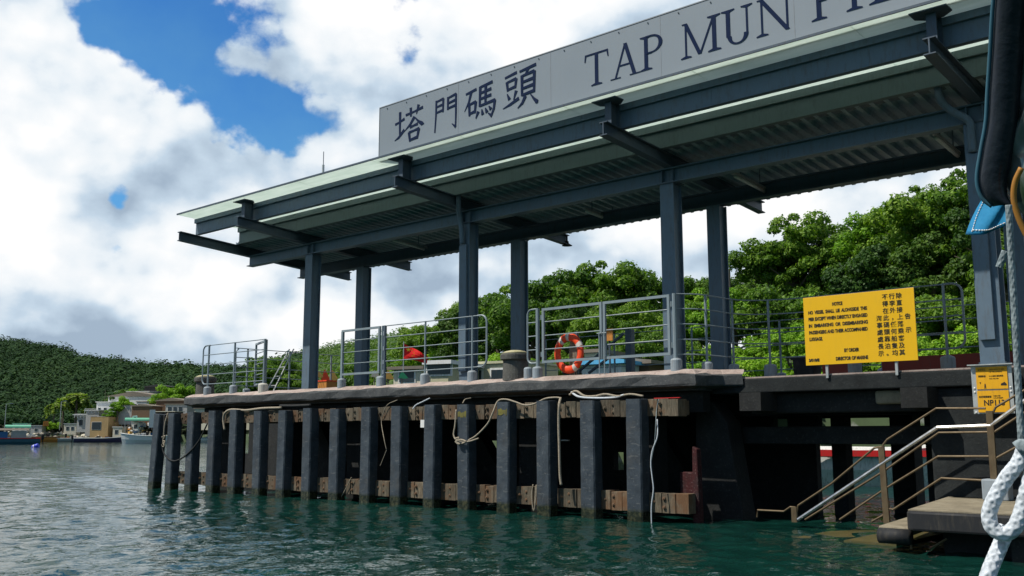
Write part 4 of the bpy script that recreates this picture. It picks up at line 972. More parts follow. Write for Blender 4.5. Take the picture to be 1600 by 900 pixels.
ntext('BY ORDER', .365, .83, .135, .083); ntext('DIRECTOR OF MARINE', .285, .945, .29, .083); ntext('3/018/E', .03, .945, .10, .07)
cols = [('除直接上落乘客及其', .845), ('行李外，任何船隻均', .785), ('不得在此碼頭靠泊。', .725), ('海事處處長示', .665)]
for ci, (s_, fx) in enumerate(cols):
    r0 = 3 if ci == 3 else 0
    body = {0: '除直接上落乘客及其', 1: '行李外，任何船隻均', 2: '不得在此碼頭靠泊。', 3: '海事處處長示'}[ci]
    for ri, ch in enumerate(body):
        text_mesh(ch, .097, nx0 + fx * nW + (.02 if ch in '，。' else 0), nz1 - (.125 + .0985 * (ri + r0)) * nH, ny - .003, 'black_paint', t, 'lettering', bold=.0008, ext=.0015, org=og)
for ri, ch in ((3.0, '告'), (4.9, '示')): text_mesh(ch, .097, nx0 + .91 * nW, nz1 - (.125 + .0985 * ri) * nH, ny - .003, 'black_paint', t, 'lettering', bold=.0008, ext=.0015, org=og)

# ================================================================== NP113 NUMBER PLATE
py = 15.55
a, b, c, d = [ony(u, v, py) for u, v in ((1523, 575), (1573, 573), (1578, 643), (1530, 645))]
x0, x1 = (a[0] + d[0]) / 2, (b[0] + c[0]) / 2; z1, z0 = (a[2] + b[2]) / 2, (c[2] + d[2]) / 2
og = (x0, py, z0); t = thing('number_plate', 'galvanised frame with two yellow plates, the lower reading NP113', 'sign', og)
mb = MB(og); mb.box(x0 - .07, x1 + .06, py + .015, py + .035, z0 - .02, z1 + .03); mb.build('back_plate', 'aluminium', t)
mb = MB(og); mb.box(x0 - .10, x1 + .09, py - .06, py + .05, z1 + .032, z1 + .05); mb.build('hood', 'aluminium', t)
mb = MB(og)
for x in (x0 + .05, x1 - .05):
    for z in (z0 + .1, z1 - .1): mb.tube([(x, py + .03, z), (x, 15.79, z)], .02, 6)
mb.build('bracket', 'aluminium', t)
zm = (z0 + z1) / 2
for (za, zb) in ((zm + .012, z1 + .01), (z0, zm - .012)): mb = MB(og); mb.box(x0, x1, py, py + .012, za, zb); mb.build('plate', 'plate_yellow', t)
for z in (z0 + .0, zm - .03, zm + .03, z1 - .03):
    for x in (x0 - .035, x1 + .03): mb = MB(og); mb.lathe_y((x, py + .014, z), [(.016, 0), (.012, .01), (.004, .014)], 10); mb.build('screw', 'white', t)
Wp = x1 - x0
def nt2(body, fx, z, size, w=None, bold=0.0, m='black_paint'): text_mesh(body, size, x0 + fx * Wp, z, py - .002, m, t, 'lettering', bold=bold, width=w * Wp if w else None, ext=.001, org=og)
nt2('NP113', .20, z0 + .10, .115, .66, .0025)
nt2('政府碼頭編號', .05, zm - .115, .036, .40); nt2('PUBLIC PIER', .52, zm - .10, .026, .22); nt2('NUMBER', .52, zm - .13, .026, .30)
nt2('安全告示', .07, z1 - .045, .042, .24); nt2('SAFETY NOTICE TO USERS', .44, z1 - .04, .024, .48); nt2('OF THIS LANDING', .44, z1 - .075, .024, .40)
nt2('碼頭熱線', .07, z1 - .14, .034, .24); nt2('小心地滑 請勿奔跑', .42, z1 - .14, .030, .45); nt2('MIND THE STEP', .42, z1 - .175, .022, .30)
mb = MB(og); mb.prism([(x0 + .10 * Wp, zm + .115), (x0 + .15 * Wp, zm + .115), (x0 + .125 * Wp, zm + .085)], 'y', py - .003, py - .001); mb.build('triangle_mark', 'black_paint', t)
mb = MB(og); mb.prism([(x0 + .78 * Wp, zm + .06), (x0 + .96 * Wp, zm + .06), (x0 + .96 * Wp, zm + .08), (x0 + .90 * Wp, zm + .11), (x0 + .78 * Wp, zm + .085)], 'y', py - .003, py - .001); mb.build('boat_mark', 'black_paint', t)
mb = MB(og); mb.prism([(x0 + .245 * Wp, zm + .02), (x0 + .265 * Wp, zm + .02), (x0 + .27 * Wp, zm + .06), (x0 + .285 * Wp, zm + .02), (x0 + .305 * Wp, zm + .02), (x0 + .29 * Wp, zm + .09), (x0 + .26 * Wp, zm + .09)], 'y', py - .003, py - .001); mb.build('figure_mark', 'black_paint', t)

# ================================================================== LANDING STEPS AND HANDRAIL
og = (-4.5, 14.2, 0); ls = thing('landing_steps', 'black-edged concrete landing platform and steps going down into the water', 'steps', og)
mb = MB(og); mb.prism([(-4.55, 12.75), (-4.5, 12.70), (8, 12.70), (8, 15.75), (-5.02, 15.75)], 'z', .30, .545); mb.build('platform_body', 'dark', ls, bevel=.03)
mb = MB(og); mb.prism([(-4.53, 12.74), (8, 12.72), (8, 15.74), (-4.98, 15.74)], 'z', .546, .56); mb.build('platform_top', 'step', ls)
mb = MB(og); mb.prism([(-5.0, 12.95), (-4.6, 12.95), (-4.9, 15.7), (-5.35, 15.7)], 'z', .20, .32); mb.build('tread', 'step', ls, bevel=.02)
mb = MB(og); mb.tube([(-4.98, 12.92, .20), (-4.58, 12.92, .20)], .10, 10); mb.build('rubber_fender', 'dark', ls, smooth=True)
mb = MB(og); mb.box(-3.4, 8, 12.9, 15.6, -2, .295); mb.build('foundation', 'under', ls)
mb = MB(og); mb.box(-4.3, -3.5, 13.3, 13.9, -2, .295); mb.build('foundation', 'side_face_shaded', ls)
mb = MB(og); mb.box(-5.75, -5.02, 13.6, 15.7, -1.0, .03); mb.build('tread', 'wet_step', ls)
mb = MB(og); mb.box(-6.6, -5.76, 13.9, 15.7, -1.0, -.005); mb.build('tread', 'wet_step', ls)
for (u0, v0, u1, v1) in ((1423, 838, 1424, 858), (1452, 858, 1479, 842)):
    a, b = ony(u0, v0, 13.0), ony(u1, v1, 13.0); mb = MB(og); mb.tube([a, b], .015, 6); mb.build('tie_rod', 'brass_steel', ls)
# wall and stair slab rising to the right behind the handrail
mb = MB(og); mb.prism([(-4.9, .56), (-4.1, .56), (0.8, 2.45), (8, 2.45), (8, -1), (-4.9, -1)], 'y', 15.56, 15.74)
mb.build('stair_wall', 'side_face_shaded', ls)

YH = 15.3; og = (-5.5, YH, 0); hr = thing('stair_handrail', 'rusty brass-coloured handrail stepping down into the water beside the landing', 'handrail', og)
def H(u, v): return Vector(ony(u, v, YH))
def hbar(pts, r, m, name='rail'): mb = MB(og); mb.tube([H(*q) if not isinstance(q, Vector) else q for q in pts], r, 8); return mb.build(name, m, hr)
for (u0, v0, u1, v1) in ((1241, 792, 1242, 816), (1377, 698, 1386, 818), (1546, 642, 1554, 757)):
    mb = MB(og); mb.bar(H(u0, v0), H(u1, v1), .09, .05, (0, 1, 0)); mb.build('post', 'brass_steel', hr)
mb = MB(og); b = H(1556, 770); mb.box(b.x - .15, b.x + .2, YH - .14, YH + .14, .56, .86); mb.build('post_base', 'cap_grey', hr, bevel=.02)
hbar([(1247, 812), (1300, 777), (1378, 725), (1465, 668), (1548, 665), (1600, 627), (1640, 600)], .032, 'stainless', 'grab_rail')
T = 'brass_steel'
hbar([(1245, 800), (1247, 790), (1300, 755), (1366, 700), (1378, 698)], .017, T)
hbar([(1183, 808), (1184, 797), (1225, 799), (1235, 792), (1243, 793)], .017, T)
hbar([(1380, 712), (1380, 695), (1386, 687), (1463, 638), (1540, 638)], .017, T)
hbar([(1258, 812), (1378, 738), (1467, 676), (1548, 675)], .017, T)
hbar([(1312, 812), (1384, 763), (1466, 713), (1545, 713)], .017, T)
hbar([(1388, 782), (1389, 795), (1396, 796), (1471, 747), (1546, 751)], .017, T)
hbar([(1362, 815), (1384, 803)], .017, T)
hbar([(1550, 648), (1556, 636), (1600, 610), (1640, 585)], .017, T); hbar([(1552, 676), (1600, 645), (1640, 618)], .017, T); hbar([(1556, 716), (1600, 692), (1640, 668)], .017, T); hbar([(1560, 745), (1566, 750), (1600, 735), (1640, 710)], .017, T)

# ================================================================== ROPES ON THE FENDERS
YF = 14.43
def rope(label, pts, r, m='rope_tan', cat='rope', y=YF, nm='mooring_rope', k=8, seg=6):
    P = []
    for q in pts:
        yy = q[2] if len(q) > 2 else y; P.append(Vector(ony(q[0], q[1], yy)))
    S = spl(P, k); ogx = tuple(S[0]); mb = MB(ogx); mb.tube(S, r, seg); o = mb.build(nm, m, smooth=True); return tag(o, label, cat)
rope('thick tan rope lying along the timber near the left end and drooping off it', [(351, 672), (349, 655), (352, 645), (362, 640), (385, 641), (410, 638), (440, 637)], .032, y=14.6)
rope('dark hose lying on the timber top beyond the thick tan rope', [(438, 634), (460, 634), (485, 633)], .035, 'rope_black', y=14.62, nm='dark_hose', cat='hose')
rope('tan rope with a knot hanging between the first two piles', [(263, 645, 14.5), (258, 660), (256, 680), (255, 690), (257, 697)], .022)
rope('knot at the foot of the tan rope between the first two piles', [(253, 683), (258, 681), (255, 688), (258, 690), (253, 695), (256, 698), (258, 690)], .018, nm='rope_knot', k=5)
rope('black hose looping across the first piles at the left end', [(257, 648, 14.5), (256, 672), (254, 700), (262, 716), (275, 720), (292, 710), (310, 690), (324, 662)], .022, 'rope_black', nm='black_hose', cat='hose')
rope('thin tan line hanging in a loop between two piles left of the small white tag', [(621, 625, 14.6), (606, 632, 14.6), (599, 645, 14.6), (596, 660, 14.6), (600, 685), (604, 703)], .008)
rope('thin crossing line hanging in the dark gap left of the small white tag', [(604, 703), (598, 718), (594, 728)], .006)
rope('white rope end with a knob lying over the timber left of the small white tag', [(672, 622, 14.75), (660, 628, 14.65), (650, 633, 14.55), (645, 639, 14.5)], .016, 'rope_white')
rope('tan rope draped along the timber top and down to the tied pile', [(876, 622, 14.6), (868, 621, 14.6), (852, 623, 14.6), (835, 631, 14.5), (820, 633, 14.5), (805, 628, 14.5), (790, 624, 14.5), (778, 627, 14.5), (770, 645, 14.40), (762, 662, 14.38), (745, 680, 14.38), (732, 688, 14.4)], .018)
rope('turns of tan rope tied round the middle of a black fender pile', [(713, 640, 14.44), (711, 665, 14.40), (709, 680, 14.38), (715, 688, 14.36), (731, 690, 14.38), (748, 685, 14.40)], .018)
rope('knot of tan rope on the face of the roped fender pile', [(711, 686), (717, 684), (714, 692), (719, 694), (712, 690), (720, 687), (728, 690), (722, 693)], .020, nm='rope_knot', y=14.36, k=5)
rope('long twisted tan rope hanging down beside the third pile from the right', [(876, 622, 14.55), (874, 632), (873, 660), (874, 700), (875, 740), (877, 758)], .026, nm='hanging_rope')
rope('white rope hanging into the water right of the last fender pile', [(1027, 655, 14.5), (1027, 682), (1019, 705), (1017, 725), (1019, 745), (1021, 765), (1018, 790), (1018, 815), (1019, 836)], .011, 'rope_white', nm='hanging_rope')
rope('thin dark line hanging beside the white rope right of the last pile', [(1029, 624, 14.62), (1026, 640, 14.6), (1025, 655, 14.45), (1023, 690), (1019, 712), (1016, 730)], .007, 'rope_grey')
rope('small loop of pale line hung on the lower timber towards the right end', [(833, 757), (831, 775), (834, 798), (838, 775), (838, 758), (835, 790)], .012, y=14.62)
rope('frayed end of line hanging off the lower timber near the middle of the row', [(549, 746), (544, 756), (538, 768), (531, 780)], .010, y=14.6)
rope('short tan line hooked over the timber top left of the roped pile', [(736, 622, 14.7), (727, 624, 14.6), (723, 630, 14.5)], .012)
for k, (a, lab) in enumerate((([(893, 613, 14.9), (905, 620, 14.8), (930, 622, 14.8), (960, 621, 14.8), (975, 617, 14.8)], 'pale frayed rope heaped on the timber top at the right end'), ([(925, 621, 14.85), (945, 616, 14.8), (965, 619, 14.8), (985, 616, 14.8), (1005, 619, 14.8)], 'tan rope lying over the timber top at the right end'), ([(890, 617, 14.9), (900, 611, 14.85), (915, 619, 14.8), (940, 618, 14.85)], 'twisted rope end at the left of the heap on the timber top'))):
    rope(lab, a, .022, ['rope_white', 'rope_tan', 'rope_tan'][k])
a = ony(657, 656, 14.55); b = ony(664, 668, 14.55); mb = MB(tuple(a)); mb.box(a[0], b[0], 14.55, 14.57, b[2], a[2]); tag(mb.build('white_tag', 'white'), 'small white tag hanging under the timber between two piles', 'tag')
# rails bolted behind the timber, seen as short rods in the gaps
rope('short pale rod across the dark gap second from the right', [(877, 688, 15.2), (890, 688, 15.2)], .016, 'aluminium', cat='rod', nm='steel_rod')
mb = MB((-9.2, 14.7, 2.13)); mb.bar((-9.55, 14.72, 2.135), (-9.02, 14.72, 2.135), .05, .012); tag(mb.build('red_strip', 'red'), 'thin red strip along the timber top at its right end', 'strip')

# added wall keeping the under-deck space black, with openings for the bright gaps
def xs_at(u, v=700, y=18.6): return float(ony(u, v, y)[0])
og = (-17, 18.6, 0); dw = thing('added_dark_wall', 'added dark wall blacking out the space under the pier, with openings', 'wall', og)
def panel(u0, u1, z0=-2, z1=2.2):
    a, b = xs_at(u0), xs_at(u1); mb = MB(og); mb.box(a, b, 18.6, 18.8, z0, z1); mb.build('blackout_panel', 'under', dw)
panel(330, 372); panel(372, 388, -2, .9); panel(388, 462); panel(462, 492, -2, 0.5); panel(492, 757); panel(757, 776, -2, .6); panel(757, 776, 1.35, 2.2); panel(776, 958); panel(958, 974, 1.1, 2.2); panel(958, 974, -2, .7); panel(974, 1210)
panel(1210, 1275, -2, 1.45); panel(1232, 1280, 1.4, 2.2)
# ================================================================== VEGETATION
def leaf_quads(C, nrm, size, rs):
    n = len(C); t = rs.normal(size=(n, 3)); t -= (t * nrm).sum(1, keepdims=True) * nrm; t /= np.linalg.norm(t, axis=1, keepdims=True) + 1e-9
    b = np.cross(nrm, t); s = size * rs.uniform(.6, 1.3, (n, 1)); a = s * .62
    q = np.stack([C - t * s - b * a * .2, C - b * a, C + t * s, C + b * a], 1); return q.reshape(-1, 3)
def crown_mesh(seed, R=(3.0, 3.0, 2.4), nb=34, per=230, leaf=.16, flat=.75):
    rs = np.random.RandomState(seed); Cs = []; Ns = []
    for k in range(int(nb * 1.7)):
        d = rs.normal(size=3); d[2] = abs(d[2]) * 1.1 - .35; d /= np.linalg.norm(d); rad = rs.uniform(.30, 1.0)
        c = d * np.array(R) * rad; br = rs.uniform(.30, 1.15) * R[0] * .27 * (1.15 - .30 * rad)
        m = int(per * (br / (R[0] * .27)) ** 1.6); v = rs.normal(size=(m, 3)); v[:, 2] = np.where(v[:, 2] < -.2, v[:, 2] * .4, v[:, 2]); v /= np.linalg.norm(v, axis=1, keepdims=True)
        rr = rs.uniform(.55, 1.08, (m, 1)) ** .6; wob = 1 + .22 * np.sin(v[:, :1] * 9 + k) * np.cos(v[:, 1:2] * 8 + k * 2)
        p = c + v * rr * br * wob * np.array([1, 1, flat]); Cs.append(p)
        n = v + rs.normal(size=(m, 3)) * .55 + np.array([0, 0, .35]); n /= np.linalg.norm(n, axis=1, keepdims=True); Ns.append(n)
    C = np.concatenate(Cs); Nn = np.concatenate(Ns); V = leaf_quads(C, Nn, leaf, rs); F = np.arange(len(V)).reshape(-1, 4); return V, F
def trunk_mesh(seed, h, R):
    rs = random.Random(seed); mb = MB(); mb.tube(spl([(0, 0, -1.0), (.05, .02, h * .4), (rs.uniform(-.2, .2), rs.uniform(-.2, .2), h * .8), (rs.uniform(-.4, .4), rs.uniform(-.4, .4), h * 1.15)], 3), [.22 - .012 * i for i in range(10)], 7)
    for k in range(5):
        a = rs.uniform(0, 6.28); z = h * rs.uniform(.55, .9); l = R * rs.uniform(.5, .8)
        mb.tube([(0, 0, z), (math.cos(a) * l * .5, math.sin(a) * l * .5, z + l * .3), (math.cos(a) * l, math.sin(a) * l, z + l * .55)], [.1, .06, .025], 5)
    return mb
tree_protos = []
for k in range(7):
    mtl = ['leaf', 'leaf_bright', 'leaf_dark', 'leaf', 'leaf_bright', 'leaf', 'leaf_dark'][k]
    Rx = [2.9, 2.4, 3.0, 3.3, 2.2, 2.6, 2.8][k]; Rz = [2.5, 2.2, 2.3, 2.4, 2.1, 3.0, 2.6][k]
    V, F = crown_mesh(20 + k, (Rx, Rx, Rz), [38, 30, 40, 44, 28, 36, 38][k], 560, [.098, .09, .098, .105, .088, .098, .098][k]); h = 3.4
    cr_ = np_mesh('crown', V + np.array([0, 0, h + .6]), F, mtl); tr_ = trunk_mesh(k, h, Rx).build('trunk', 'trunk')
    tree_protos.append((cr_, tr_, h, Rx, Rz))
first_use = [True] * 7; n_tree = 0
def place_tree(k, x, y, z, s, rz, label, cat='tree', name='broadleaf_tree', group='trees on the hillside behind the pier', sz=1.0):
    t = bpy.data.objects.new(name, None); col.objects.link(t); t.location = (x, y, z); t.rotation_euler.z = rz; t.scale = (s, s, s * sz); tag(t, label, cat, group)
    for o in tree_protos[k][:2]:
        c = o if first_use[k] else o.copy()
        if not first_use[k]: col.objects.link(c)
        c.parent = t
    first_use[k] = False; return t
def tree_top_at(k, u, v, dist, s, label, **kw):       # crown top reaches picture row v
    p = atd(u, v, dist); H_ = (4.0 + tree_protos[k][4]) * s * kw.get('sz', 1.0); return place_tree(k, p[0], p[1], p[2] - H_, s, rng.uniform(0, 6.28), label, **kw)
# trees that can be told apart on the skyline
feat = [(1240, 337, 62, 1.15, 0, 'tall open-crowned tree standing out on the skyline behind the right-hand bay'),
        (1200, 378, 63, .75, 3, 'smaller tree leaning off the left side of the tall open-crowned skyline tree'),
        (1288, 352, 64, .85, 5, 'tree joining the right side of the tall open-crowned skyline tree'),
        (940, 411, 66, 1.25, 0, 'broad rounded tree crowning the clump behind the double gate'),
        (985, 412, 68, 1.05, 3, 'dense tree at the right end of the clump behind the double gate'),
        (890, 424, 67, 1.2, 5, 'dense tree in the middle of the clump left of the double gate top'),
        (845, 436, 68, 1.1, 3, 'spreading tree at the left of the clump behind the dark bollard'),
        (790, 452, 72, 1.15, 0, 'tree seen between the second pair of columns, left of the bollard'),
        (740, 470, 76, 1.1, 6, 'dark tree rising behind the second front column'), (705, 484, 80, 1.0, 0, 'bushy tree on the skyline right of the red flag'), (672, 503, 88, 1.0, 3, 'bushy tree on the skyline above the red flag'),
        (1495, 272, 54, 1.1, 0, 'tallest tree on the right touching the thick column'), (1450, 292, 55, 1.05, 3, 'tall tree left of the thick right-hand column'),
        (1405, 318, 57, 1.05, 5, 'tall tree above the right end of the yellow notice'), (1360, 332, 58, .95, 1, 'pale green tree above the middle of the yellow notice'), (1325, 362, 60, .8, 5, 'tree above the left end of the yellow notice'),
        (1090, 425, 74, .95, 3, 'tree between the middle columns on the skyline'), (1165, 428, 72, .8, 2, 'dark round tree right of the wooden pole'), (1128, 440, 74, .85, 0, 'tree just left of the wooden pole'), (1055, 448, 78, .8, 4, 'small tree on the skyline behind the middle column'),
        (1590, 262, 52, 1.1, 3, 'tree right of the thick column behind the rope'), (1660, 250, 52, 1.1, 0, 'tree at the far right of the hillside'), (1560, 300, 50, 1.0, 6, 'dark tree right behind the thick column')]
for (u, v, D, s, k, lab) in feat: tree_top_at(k, u, v, D, s, lab)
rng = random.Random(11)
# the slope below them, row by row
names = ['leafy tree', 'bright green bushy tree', 'dark green tree', 'wide leafy tree', 'small bright green tree', 'tall leafy tree', 'dark bushy tree']
for t_, ds_ in ((.97, 0), (.80, 0), (.62, 0), (.44, 0), (.26, 0), (.10, 0)):
    u = 655 + rng.uniform(0, 20)
    while u < 1720:
        dsh, dr, zr, th = land(u); D = dsh + (dr - dsh) * (t_ + rng.uniform(-.06, .06)); ppm = FOC / D
        k = rng.choice([0, 1, 2, 3, 4, 5, 6]) if t_ > .3 else rng.choice([1, 4, 1, 0, 3]); s = rng.uniform(.72, 1.0) * (1.0 if t_ > .3 else .72) * (1 if u < 1300 else 1.0)
        d = ray(u, 640); hh = math.hypot(d[0], d[1]); z = gz(u, t_) - (1.1 if t_ > .9 else .8) - (1.2 if t_ < .2 else 0)
        if not (860 < u < 1000 and t_ < .2) and not (t_ > .9 and 1008 < u < 1045):
            if t_ > .9: where = 'high on the hillside'
            elif t_ > .5: where = 'half way up the hillside'
            else: where = 'low on the hillside near the water'
            side = 'left of the bollard' if u < 800 else 'behind the life buoy' if u < 960 else 'behind the middle columns' if u < 1180 else 'behind the yellow notice' if u < 1440 else 'behind the thick right column'
            place_tree(k, d[0] / hh * D, d[1] / hh * D, z, s, rng.uniform(0, 6.28), names[k] + ' ' + where + ' ' + side)
            n_tree += 1
        u += ppm * s * rng.uniform(2.5, 3.4)
# bright bushes along the sea wall at the right, close behind the railing
for i, u in enumerate(np.arange(1050, 1720, 38)):
    D = 36.0 + rng.uniform(0, 2.5); d = ray(u, 640); hh = math.hypot(d[0], d[1]); s = rng.uniform(.42, .6)
    place_tree(rng.choice([1, 4]), d[0] / hh * (D + 2.6), d[1] / hh * (D + 2.6), 2.3 - 2.6 * s - rng.uniform(0, .5) + (1.0 if u > 1380 else 0.3), s * 1.1, rng.uniform(0, 6.28),
               'bright green bush above the sea wall ' + ('left of the yellow notice' if u < 1255 else 'behind the yellow notice' if u < 1430 else 'right of the yellow notice'), cat='bush', name='leafy_bush', group='bushes along the sea wall')

# far wooded hill: one mass nobody could count
def wood(name, ulo, uhi, n, crown, per, leaf, mtl, label, tlo=.10):
    rs = np.random.RandomState(1005 + int(ulo)); Vs = []
    for i in range(n):
        u = rs.uniform(ulo, uhi); t = tlo + (1.02 - tlo) * rs.uniform(0, 1) ** .8; dsh, dr, zr, th = land(u); D = dsh + (dr - dsh) * t; d = ray(u, 640); hh = math.hypot(d[0], d[1])
        z = gz(u, t) + .45 * th; R = crown * rs.choice([.55, .8, 1.0, 1.3, 1.75], p=[.25, .3, .25, .14, .06]); v = rs.normal(size=(per, 3)); v[:, 2] = np.abs(v[:, 2]); v /= np.linalg.norm(v, axis=1, keepdims=True)
        wob = 1 + .25 * np.sin(v[:, :1] * 6 + i) * np.cos(v[:, 1:2] * 5 + i * 1.7)
        p = np.array([d[0] / hh * D, d[1] / hh * D, z]) + v * R * wob * np.array([1, 1, .75]); nn_ = v + rs.normal(size=(per, 3)) * .22 + np.array([0, 0, .3]); nn_ /= np.linalg.norm(nn_, axis=1, keepdims=True)
        Vs.append(leaf_quads(p, nn_, leaf * (.7 + R / crown * .4), rs))
    V = np.concatenate(Vs); o = np_mesh(name, V, np.arange(len(V)).reshape(-1, 4), mtl); return tag(o, kind='stuff')
wood('distant_wood', -500, 470, 6200, 3.3, 120, .42, 'leaf_wood_shaded', '')
wood('wooded_slope', 400, 640, 2300, 2.6, 190, .24, 'leaf_dark', '', .04)

def palm(u, vtop, vbase, dist, label, s=1.0):
    top = atd(u, vtop, dist); base = atd(u, vbase, dist); og = (float(base[0]), float(base[1]), float(base[2])); t = thing('palm_tree', label, 'palm', og, 'palms by the far shore')
    h = top[2] - base[2]; mb = MB(og); mb.tube(spl([og, (og[0] + .1, og[1], og[2] + h * .5), (og[0] + .15, og[1], og[2] + h)], 4), .22 * s, 7); mb.build('trunk', 'trunk', t)
    rs = random.Random(int(u)); V = []
    for k in range(26):
        a = rs.uniform(0, 6.28); e0 = rs.uniform(-.2, 1.2); L_ = rs.uniform(2.2, 3.0) * s; pts = []
        for j in range(7):
            f = j / 6; pts.append((og[0] + .15 + math.cos(a) * L_ * f * math.cos(e0 * (1 - f * .6)), og[1] + math.sin(a) * L_ * f * math.cos(e0 * (1 - f * .6)), og[2] + h + L_ * (f * math.sin(e0) - f * f * 1.0)))
        for j in range(6):
            for _ in range(5):
                f = rs.random(); c = [pts[j][i] * (1 - f) + pts[j + 1][i] * f for i in range(3)]; V.append(c)
    C = np.array(V); r2 = np.random.RandomState(3); nn_ = r2.normal(size=C.shape) * .6 + np.array([0, 0, 1]); nn_ /= np.linalg.norm(nn_, axis=1, keepdims=True); Q = leaf_quads(C, nn_, (.55 * s), r2)
    np_mesh('crown', Q - np.array(og), np.arange(len(Q)).reshape(-1, 4), 'leaf_palm', t)
palm(83, 634, 668, 285, 'small palm left of the pair by the far shore', .95); palm(97, 626, 668, 290, 'palm in the middle of the group by the far shore', 1.2); palm(117, 621, 667, 288, 'tallest palm, right of the group beside the white hut', 1.5)
for (u, v, D, s, k, lab) in ((265, 600, 258, 1.9, 1, 'bright green round tree behind the dark gable on the far shore'), (285, 598, 262, 1.9, 4, 'bright green tree nearest the bollard on the far shore'), (205, 606, 275, 1.7, 1, 'green tree left of the dark gable on the far shore'),
        (190, 610, 268, 1.5, 0, 'green tree above the white house roof on the far shore'), (196, 618, 252, 1.15, 1, 'tree growing in front of the white house on the far shore'), (183, 628, 250, .9, 4, 'bush left of the tree in front of the white house'), (172, 640, 250, .8, 1, 'bush growing down the wall under the white house'), (84, 658, 270, .8, 4, 'low green bush on the far rocks below the palms'), (76, 660, 272, .6, 1, 'small bush at the foot of the small palm'),
        (430, 552, 120, 1.25, 3, 'tree with layered branches right of the folded gate'), (452, 566, 118, 1.1, 0, 'lower tree beside the layered tree left of the first column'), (416, 572, 122, 1.0, 5, 'lower tree left of the layered tree'), (470, 578, 120, 1.0, 5, 'tree behind the foot of the first column'),
        (545, 572, 105, 1.0, 0, 'tree behind the orange flags'), (585, 560, 104, 1.1, 3, 'tree behind the gate leaf at the second bay'), (625, 545, 98, 1.1, 0, 'tree left of the red flag'), (655, 540, 92, 1.0, 1, 'pale green tree behind the red flag'), (700, 545, 80, 1.0, 1, 'pale green tree right of the red flag'), (770, 548, 60, .7, 1, 'bright bush between the railing end and the bollard'), (725, 560, 62, .6, 4, 'bush behind the second front column')):
    kw = dict(group='trees and bushes along the shore'); 
    if s < .95 and D > 200 or s <= .7: kw.update(cat='bush', name='leafy_bush')
    tree_top_at(k, u, v, D, s, lab, **kw)

# ================================================================== FAR SHORE: houses, rocks, lamps
def frame_at(u, dist, v=690):
    p = atd(u, v, dist); d = Vector((p[0], p[1], 0)).normalized(); right = Vector((-d.y, d.x, 0)) * -1; return p, d, right, math.atan2(right.y, right.x)
def house(u0, u1, v0, v1, dist, depth, wallm, roofm, label, gable=0, name='house', roof_over=.25, wins=(), door=None, blank=(), parapet=False, flat=.15, group='houses along the far shore', cat='house', turn=-0.5):
    pa = atd((u0 + u1) / 2, v1, dist); w_ = (u1 - u0) / FOC * dist * 1.0; h_ = (v1 - v0) / FOC * dist; p, d, right, ang = frame_at((u0 + u1) / 2, dist)
    t = thing(name, label, cat, (float(pa[0]), float(pa[1]), float(pa[2])), group, ang + turn)
    mb = MB(); mb.box(-w_ / 2, w_ / 2, 0, depth, -.5, h_); mb.build('wall', wallm, t)
    mb = MB(); o_ = roof_over
    if gable: mb.prism([(-w_ / 2 - o_, h_ + .01), (w_ / 2 + o_, h_ + .01), (w_ / 2 + o_, h_ + .15), (gable if gable != 1 else 0, h_ + .085 * w_ + .15), (-w_ / 2 - o_, h_ + .15)], 'y', -o_, depth + o_)
    else: mb.box(-w_ / 2 - o_, w_ / 2 + o_, -o_, depth + o_, h_ + .01, h_ + .01 + flat)
    mb.build('roof', roofm, t)
    for (fx, fz, fw, fh) in wins:
        mb = MB(); x = -w_ / 2 + fx * w_; z = fz * h_; mb.box(x - fw / 2 - .08, x + fw / 2 + .08, -.04, -.003, z - fh / 2 - .08, z + fh / 2 + .08); f = mb.build('window', 'off_white', t)
        mb = MB(); mb.box(x - fw / 2, x + fw / 2, -.07, -.045, z - fh / 2, z + fh / 2); mb.build('pane', 'glass_dark', f)
    if door: mb = MB(); x = -w_ / 2 + door * w_; mb.box(x - .5, x + .5, -.05, -.003, 0, 2.0); mb.build('door', 'brown', t)
    return t, w_, h_
house(168, 244, 622, 650, 262, 8, 'off_white', 'roof_grey', 'wide white house with low-pitched roof above the shore', gable=1, wins=((.12, .55, 1.2, 1.2), (.55, .5, 1.4, 1.1), (.86, .5, 1.6, 1.2)))
house(181, 232, 613, 622, 272, 5, 'off_white', 'off_white', 'flat white rooftop storey behind the low-pitched white house', wins=((.2, .5, 1.6, .9), (.5, .5, 1.6, .9)))
house(150, 172, 631, 655, 258, 6, 'white', 'white', 'small white block house with dark windows left of the white house', wins=((.2, .5, .7, 1.4), (.6, .5, .7, 1.4)))
house(120, 140, 651, 672, 256, 5, 'grey_wall', 'white', 'low grey hut with a white awning beside the tallest palm', wins=((.3, .5, 1.0, 1.4),), roof_over=.8)
house(133, 152, 645, 678, 252, 4, 'grey_wall', 'white', 'grey rendered block with a white end wall by the shore', wins=())
house(140, 167, 655, 688, 248, 5, 'ochre_wall', 'brown', 'crumbling ochre stone house with a dark opening at the waterside', wins=((.35, .62, 2.2, 1.7),), roof_over=.02, flat=.08)
house(158, 178, 662, 688, 250, 3, 'ochre_wall', 'brown', 'lower ochre wall joined to the right of the crumbling house', roof_over=.02, flat=.06)
house(205, 236, 637, 660, 247, 5, 'brown', 'roof_grey', 'brown shed with a sloping roof and pale appliance outside', gable=1)
house(183, 206, 636, 660, 250, 4, 'grey_wall', 'roof_grey', 'grey derelict wall behind the trees left of the brown shed', roof_over=.02)
house(225, 262, 606, 622, 275, 5, 'dark', 'dark', 'black weathered gable building above the white house', gable=1)
house(255, 290, 611, 622, 270, 5, 'dark', 'dark', 'low black roofed building running right from the black gable', roof_over=.4)
house(243, 290, 628, 645, 250, 6, 'brown', 'roof_grey', 'long grey-roofed building left of the pier deck corner', gable=1)
